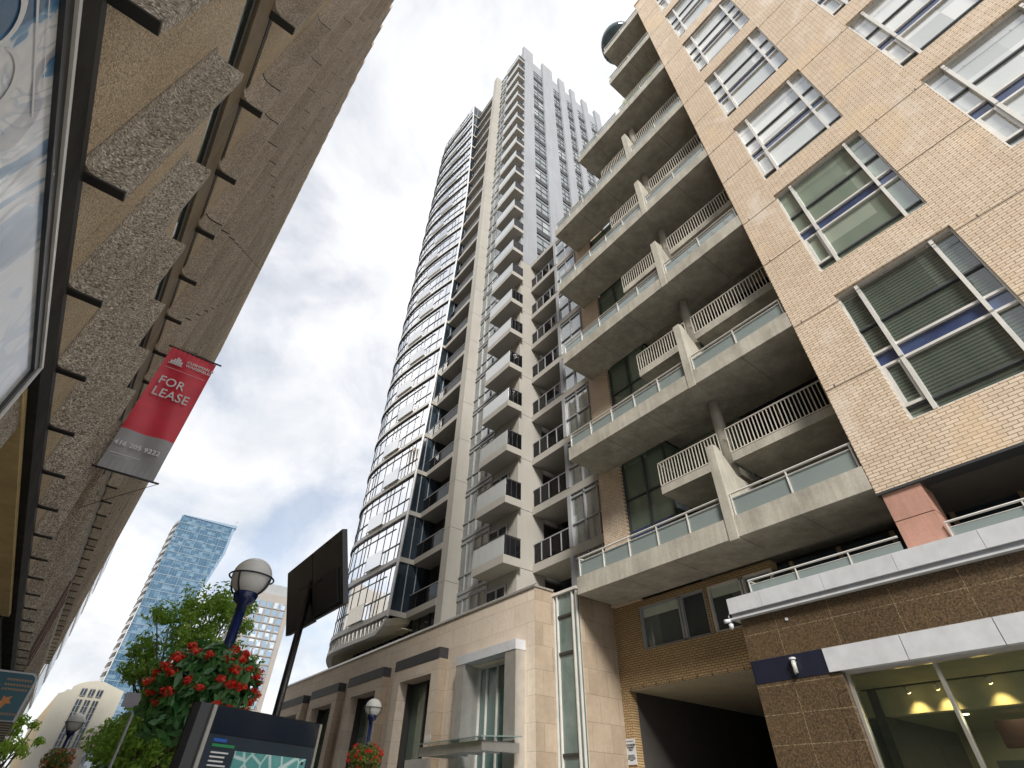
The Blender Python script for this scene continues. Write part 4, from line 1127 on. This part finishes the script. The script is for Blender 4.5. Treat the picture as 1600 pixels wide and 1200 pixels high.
for i, yy in enumerate((5.2, 4.6, 3.6, 2.5, 1.2)):
    m = MB(); m.tube([(BX+2.2, yy, 4.03), (BX+2.3, yy, 3.93)], .045, 10); o = m.build('track_spotlight', M_steel, BR)
    MB().tube([(BX+2.305, yy, 3.925), (BX+2.31, yy, 3.92)], .04, 10).build('lens', M_lampon, o)
    L = bpy.data.lights.new('spot_beam', 'SPOT'); L.energy = 22; L.color = (1, .68, .28); L.spot_size = R(75); L.spot_blend = .8; L.shadow_soft_size = .05
    lo = bpy.data.objects.new('spot_beam', L); lo.location = Vector((BX+2.33, yy, 3.9))-BR.location; lo.rotation_euler = Vector((.28, 0, -.55)).to_track_quat('-Z', 'Y').to_euler(); lo.parent = BR; col.objects.link(lo)
for (xx, yy) in ((BX+3.4, 4.6), (BX+3.6, 2.6), (BX+5, 3.6)):
    MB().tube([(xx, yy, 3.535), (xx, yy, 3.549)], .06, 12).build('downlight', plain('downlight_lens', (1, .9, .7), .4, emit=(1, .85, .6), es=9), BR)
L = bpy.data.lights.new('room_light', 'AREA'); L.energy = 60; L.color = (1, .9, .62); L.size = 3
lo = bpy.data.objects.new('room_light', L); lo.location = Vector((BX+4.5, 2.5, 3.5))-BR.location; lo.parent = BR; col.objects.link(lo)
for yy in (2.6, 3.35):
    f = MB(); f.box(BX+1.5, BX+1.53, yy, yy+.6, 1.3, 2.55); o = f.build('menu_panel', plain('panel_grey', (.16, .16, .15), .4), BR)
# wall lamp, camera, parking sign, tiny sensor
WL = empty('wall_lamp', (BX, 6.5, 4.2), 'white cylindrical wall lamp on the navy panel of the granite shopfront', 'lamp')
MB().tube([(BX-.09, 6.50, 4.19), (BX-.09, 6.50, 4.47)], .05, 14).build('glass_tube', clear('lamp_glass', (.9, .9, .85), 1.4, .35, (.6, .6, .55)), WL, True)
MB().tube([(BX-.09, 6.50, 4.47), (BX-.09, 6.50, 4.51)], .075, 14).build('cap', M_white, WL)
MB().tube([(BX-.09, 6.53, 4.17), (BX-.09, 6.53, 4.48)], .014, 6).build('rod', M_white, WL)
MB().box(BX-.09, BX-.01, 6.47, 6.53, 4.4, 4.44).build('arm', M_steel, WL)
SC = empty('security_camera', (BX-.2, 7.72, 5.5), 'white security camera at the end of the shopfront canopy', 'camera')
MB().tube([(BX-.05, 7.80, 5.60), (BX-.30, 7.86, 5.54)], .05, 10).build('camera_body', M_white, SC, True)
m = MB(); m.tube([(BX-.1, 7.80, 5.78), (BX-.14, 7.82, 5.68), (BX-.1, 7.8, 5.6)], .018, 8); m.build('bracket', M_white, SC, True)
m = MB(); m.lathe((BX-.12, 7.82, 5.42), [(.03, -.05), (.06, 0), (.06, .08), (.02, .1)], 12); m.build('dome_sensor', M_white, SC, True)
PS = empty('parking_sign', (GX-.02, 13.75, 2.85), 'small white parking notice on the brick edge of the garage entrance', 'sign')
MB().box(GX-.03, GX-.01, 13.60, 14.0, 2.86, 3.55).build('sign_plate', M_white, PS)
M_ink = plain('black_ink', (.02, .02, .02), .6)
text('notice_lettering', 'AUTHORIZED\nPARKING\nONLY', .066, M_ink, PS, (GX-.036, 13.80, 3.36), (0, -1, 0), (0, 0, 1), thick=.002, align='CENTER', bold=.002)
text('small_lettering', 'PRIVATE PROPERTY', .034, M_ink, PS, (GX-.036, 13.80, 3.47), (0, -1, 0), (0, 0, 1), thick=.002, align='CENTER')
text('fine_print', 'UNAUTHORIZED\nVEHICLES WILL BE\nTICKETED AND OR\nTOWED AT OWNERS\nEXPENSE', .034, M_ink, PS, (GX-.036, 13.80, 3.10), (0, -1, 0), (0, 0, 1), thick=.002, align='CENTER')
MB().box(BX-.03, BX, 6.35, 6.41, 5.32, 5.38).build('sensor', M_white, BR)

# ================================================================== FAR BUILDINGS
def at(px, py, pz, k): return (px*k, py*k, 1.6+(pz-1.6)*k)
# blue glass tower
K = 2.2; Y1 = 120*K
BT = empty('glass_tower', (9.7+8, Y1, 0), 'tall blue glass tower with a cantilevered slanted top, far down the street', 'tower')
def zz(z): return 1.6+(z-1.6)*K
xl = lambda z: 4.45*K if z < zz(46) else 4.75*K
xr = 12.75*K
HT = zz(47.6)
MB().box(4.5*K, xr, Y1+.3, Y1+22, 0, HT-1).build('tower_body', M_dark, BT)
redge = lambda z: (12.6 if z < zz(30) else 12.6+2.35*min(1, (z-zz(30))/(zz(42)-zz(30))))*K
n = 31; fh = HT/n; fl = []
for i in range(n):
    z = i*fh; 
    right = redge(z+fh/2)-(.5*K if z > zz(30) else 0)
    g = MB().box(4.45*K, right, Y1, Y1+.3, z+.32, z+fh-.04)
    s = MB().box(4.42*K, right+.1, Y1-.12, Y1+.3, z-.04, z+.30)
    f = MB(); x = 4.45*K
    j = 0
    while x < right-.2:
        f.box(x, x+(.22 if j % 4 == 0 else .09), Y1-.06, Y1, z+.5, z+fh-.04); x += 1.15; j += 1
    fl.append((g, M_glassblue, [('floor_band', s, plain('pale_blue_band', (.15, .21, .27), .5) if i == 0 else MATS['pale_blue_band']), ('mullion', f, MATS['pale_blue_band'])]))
pool('ribbon_window', fl, BT)
m = MB(); m.prism([(12*K, Y1+.02, zz(29)), (12.6*K, Y1+.02, zz(30)), (14.95*K, Y1+.02, zz(42)), (14.95*K, Y1+.02, HT+.5), (12*K, Y1+.02, HT+.5)], (0, 18, 0)); m.build('cantilever', plain('blue_grey_panel', (.20, .28, .38), .35), BT)
m = MB(); m.prism([(4.7*K, Y1-.3, HT), (15.2*K, Y1-.3, HT), (15.2*K, Y1-.3, HT+1.3), (4.7*K, Y1-.3, HT+.3)], (0, 20, 0)); m.build('roof_blade', MATS['blue_grey_panel'], BT)
bal = []
for i in range(8, n):
    z = i*fh
    s = MB().prism([(4.42*K, Y1+.5, z), (3.9*K, Y1+6, z), (3.9*K, Y1+20, z), (4.42*K, Y1+20, z)], (0, 0, .35)); g = MB().prism([(4.42*K-.1, Y1+.5, z+.35), (3.9*K, Y1+6, z+.35), (3.9*K, Y1+20, z+.35)], (.1, 0, 1.1))
    bal.append((s, M_frame, [('guard', g, M_grey)]))
pool('side_balcony', bal, BT)
MB().box(4.36*K, 4.45*K+.3, Y1, Y1+.6, 0, zz(30)).build('corner_pier', M_frame, BT)
m = MB(); m.tube([(14.6*K, Y1, HT+1), (14.7*K, Y1, HT+3), (15.1*K, Y1, HT+3.6)], .12, 5); m.build('roof_davit', M_grey, BT)

# hotel with window grid
K = 1.8; Y1 = 90*K
HB = empty('hotel_building', (20*K, Y1, 0), 'beige slab building with a dense grid of windows behind the black double sign', 'building')
x0, x1 = 16.9*K, 23.4*K; HT = 1.6+(27.6-1.6)*K
MB().box(x0, x1, Y1, Y1+22, 0, HT).build('wall', stone('beige_panel', (.30, .28, .26), .08, .3, 6), HB)
MB().box(x0+1.5, x1-1, Y1+1, Y1+20, HT, HT+3.0).build('roof_plant_room', stone('grey_louvre', (.3, .32, .33), .1, .5, 6), HB)
wins = []
fh = 1.78; ncol = 4; pw = (x1-x0-2.6)/5
for c_ in range(5):
    xa = x0+1.3+pw*c_
    for i in range(19):
        z = HT-1.9-(i+1)*2.0+.3
        if z < 8: continue
        w = MB().box(xa+.28, xa+pw-.28, Y1-.08, Y1, z, z+1.45)
        fr = MB(); fr.box(xa+.1, xa+pw-.1, Y1-.2, Y1, z-.26, z-.06); fr.box(xa+pw-.26, xa+pw-.1, Y1-.14, Y1, z-.05, z+1.5)
        wins.append((w, M_glasshotel, [('surround', fr, MATS['beige_panel'])]))
pool('window', wins, HB)
m = MB()
for i in range(19):
    for j in range(7): 
        z = HT-1.9-(i+1)*2.0+.3
        m.box(x0-.05, x0, Y1+1+j*3, Y1+3+j*3, z, z+1.3)
o = m.build('side_window', M_charcoal, HB); o['kind'] = 'stuff'

# pale curved-gable building
K = 1.3; Y1 = 90*K
CB = empty('civic_building', (2*K, Y1, 0), 'pale stone building with a curved gable at the end of the street', 'building')
pts = [(-.6*K, 0), (6*K, 0), (6*K, 14.6)]
def zz(z): return 1.6+(z-1.6)*K
arc_p = [(4.4, 13.0), (3.6, 13.25), (2.6, 13.3), (1.7, 13.1), (1.0, 12.8), (.55, 12.45), (.5, 12.1), (.1, 12.1), (-.1, 11.8), (-.6, 11.6)]
poly = [(-.6*K, Y1, 0), (6*K, Y1, 0), (6*K, Y1, zz(12.5))]+[(x*K, Y1, zz(z)) for x, z in arc_p]
m = MB(); m.prism(poly, (0, 18, 0)); m.build('wall', stone('cream_stone', (.42, .40, .34), .08, .4, 6), CB)
m = MB(); m.prism([(-1.6*K, Y1+1, 0), (-.6*K, Y1+1, 0), (-.6*K, Y1+1, zz(11.6)), (-1.6*K, Y1+1, zz(8.2))], (0, 16, 0)); m.build('side_wing', stone('warm_stone', (.42, .35, .25), .08, .4, 6), CB)
for (xa, xb) in ((1.55, 2.1), (2.4, 2.95), (3.25, 3.8)):
    for (za, zb) in ((11.6, 12.4), (5.0, 11.2)):
        w = MB().box(xa*K, xb*K, Y1-.1, Y1, zz(za), zz(zb)).build('window', M_glassdark, CB)
        f = MB(); z = zz(za)
        while z < zz(zb): f.box(xa*K, xb*K, Y1-.16, Y1-.1, z, z+.06); z += .9
        f.box((xa+xb)/2*K-.05, (xa+xb)/2*K+.05, Y1-.15, Y1-.1, zz(za), zz(zb)); f.build('glazing_bar', M_grey, w)

# grey building beyond the ribbed block
GB = empty('apartment_block', (-6, 76, 0), 'grey concrete apartment block peeking out past the far end of the ribbed building', 'building')
MB().box(-14, -2.75, 76.5, 100, 0, 28.6).build('wall', stone('grey_render', (.36, .35, .33), .12, .6, 8), GB)
wins = []
for f_ in range(9):
    z = 2.5+f_*2.9
    for j in range(8):
        w = MB().box(-2.75, -2.68, 77.2+j*2.9, 79.2+j*2.9, z, z+1.7)
        s = MB().box(-2.75, -2.69, 76.9+j*2.9, 79.5+j*2.9, z-.5, z-.1)
        wins.append((w, M_glasshotel, [('sill', s, M_frame)]))
pool('window', wins, GB)
# low buildings between tree and glass tower
RB = empty('shop_row', (4*2, 60*2, 0), 'low red-brown building at the foot of the blue glass tower', 'building')
K = 2; Y1 = 60*K-6
m = MB(); m.box(3.55*K, 6.4*K, Y1, Y1+10, 0, 1.6+(5.9-1.6)*K); m.build('wall', stone('terracotta', (.40, .16, .09), .1, .5, 6), RB)
MB().box(3.4*K, 6.5*K, Y1-.3, Y1+10, 1.6+(5.9-1.6)*K, 1.6+(6.05-1.6)*K).build('roof', M_grey, RB)
MB().box(3.8*K, 4.4*K, Y1-.1, Y1, 3.5, 5.5).build('window', M_glassdark, RB)
SH = empty('glass_pavilion', (3.4*K, Y1-16, 0), 'low grey-blue building with a flat roof below the red-brown one', 'building')
MB().box(5.6, 9.0, Y1-18, Y1-10, 0, 6.2).build('wall', M_glasshotel, SH)
MB().box(5.4, 9.3, Y1-18.4, Y1-9.6, 6.2, 6.7).build('roof', plain('slate_roof', (.2, .25, .28), .5), SH)

# ================================================================== WORLD, SUN, CAMERA
sun_dir = Vector((-.42, -.66, .60)).normalized()
el = math.asin(sun_dir.z); az = math.atan2(sun_dir.x, sun_dir.y)
W_ = bpy.data.worlds.new('World'); scene.world = W_; W_.use_nodes = True
nt = W_.node_tree; nt.nodes.clear()
out = nt.nodes.new('ShaderNodeOutputWorld')
sky = nt.nodes.new('ShaderNodeTexSky'); sky.sky_type = 'NISHITA'; sky.sun_disc = False; sky.sun_elevation = el; sky.sun_rotation = az
b1 = nt.nodes.new('ShaderNodeBackground'); b1.inputs[1].default_value = .075; nt.links.new(sky.outputs[0], b1.inputs[0])
tc = nt.nodes.new('ShaderNodeTexCoord')
sp = nt.nodes.new('ShaderNodeSeparateXYZ'); nt.links.new(tc.outputs['Generated'], sp.inputs[0])
# clouds: project direction on a high flat layer so they foreshorten towards the horizon
mx = nt.nodes.new('ShaderNodeMath'); mx.operation = 'MAXIMUM'; mx.inputs[1].default_value = .0; nt.links.new(sp.outputs['Z'], mx.inputs[0])
ad = nt.nodes.new('ShaderNodeMath'); ad.operation = 'ADD'; ad.inputs[1].default_value = .45; nt.links.new(mx.outputs[0], ad.inputs[0])
cb = nt.nodes.new('ShaderNodeCombineXYZ')
for i, a in enumerate('XY'):
    dv = nt.nodes.new('ShaderNodeMath'); dv.operation = 'DIVIDE'; nt.links.new(sp.outputs[a], dv.inputs[0]); nt.links.new(ad.outputs[0], dv.inputs[1]); nt.links.new(dv.outputs[0], cb.inputs[i])
def wnoise(sc, det, seed, dist=.0):
    n = nt.nodes.new('ShaderNodeTexNoise'); n.inputs['Scale'].default_value = sc; n.inputs['Detail'].default_value = det; n.inputs['Roughness'].default_value = .58; n.inputs['Distortion'].default_value = dist
    mp = nt.nodes.new('ShaderNodeMapping'); mp.inputs['Location'].default_value = (seed, seed*.7, 0); nt.links.new(cb.outputs[0], mp.inputs[0]); nt.links.new(mp.outputs[0], n.inputs['Vector']); return n.outputs['Fac']
cover = ramp(nt, wnoise(2.3, 9, 7.4, .4), [(.36, (.50, .50, .50)), (.47, (.85, .85, .85)), (.57, (1, 1, 1))])
shade = ramp(nt, wnoise(3.6, 9, 21.7, .5), [(.34, (.46, .48, .51)), (.44, (.53, .54, .56)), (.53, (.60, .60, .61)), (.64, (.67, .67, .67))])
b2 = nt.nodes.new('ShaderNodeBackground'); b2.inputs[1].default_value = .78; nt.links.new(shade, b2.inputs[0])
ms = nt.nodes.new('ShaderNodeMixShader'); nt.links.new(cover, ms.inputs[0]); nt.links.new(b1.outputs[0], ms.inputs[1]); nt.links.new(b2.outputs[0], ms.inputs[2])
nt.links.new(ms.outputs[0], out.inputs[0])

L = bpy.data.lights.new('sun', 'SUN'); L.energy = 2.5; L.angle = R(15); L.color = (1, .95, .87)
so = bpy.data.objects.new('sun', L); so.rotation_euler = (-sun_dir).to_track_quat('-Z', 'Y').to_euler(); col.objects.link(so)

cam = bpy.data.cameras.new('camera'); co = bpy.data.objects.new('camera', cam); col.objects.link(co)
# camera axes found from the street, cross and zenith vanishing points
Rm = Matrix(((0.79291156, 0.40624791, 0.45415183), (-0.60901865, 0.50428296, 0.61220501), (0.01968598, -0.76201137, 0.64726434)))
rt = Vector((Rm[0][0], Rm[1][0], Rm[2][0])); dn = Vector((Rm[0][1], Rm[1][1], Rm[2][1])); fw = Vector((Rm[0][2], Rm[1][2], Rm[2][2]))
M4 = Matrix.Identity(4)
for i in range(3): M4[i][0] = rt[i]; M4[i][1] = -dn[i]; M4[i][2] = -fw[i]; M4[i][3] = CAM[i]
co.matrix_world = M4
cam.sensor_width = 36; cam.lens = 789.107/1600*36; cam.clip_end = 3000; cam.clip_start = .05
scene.camera = co
scene.view_settings.view_transform = 'Standard'; scene.view_settings.look = 'None'; scene.view_settings.exposure = 1.2; scene.view_settings.gamma = 1
scene.cycles.max_bounces = 8
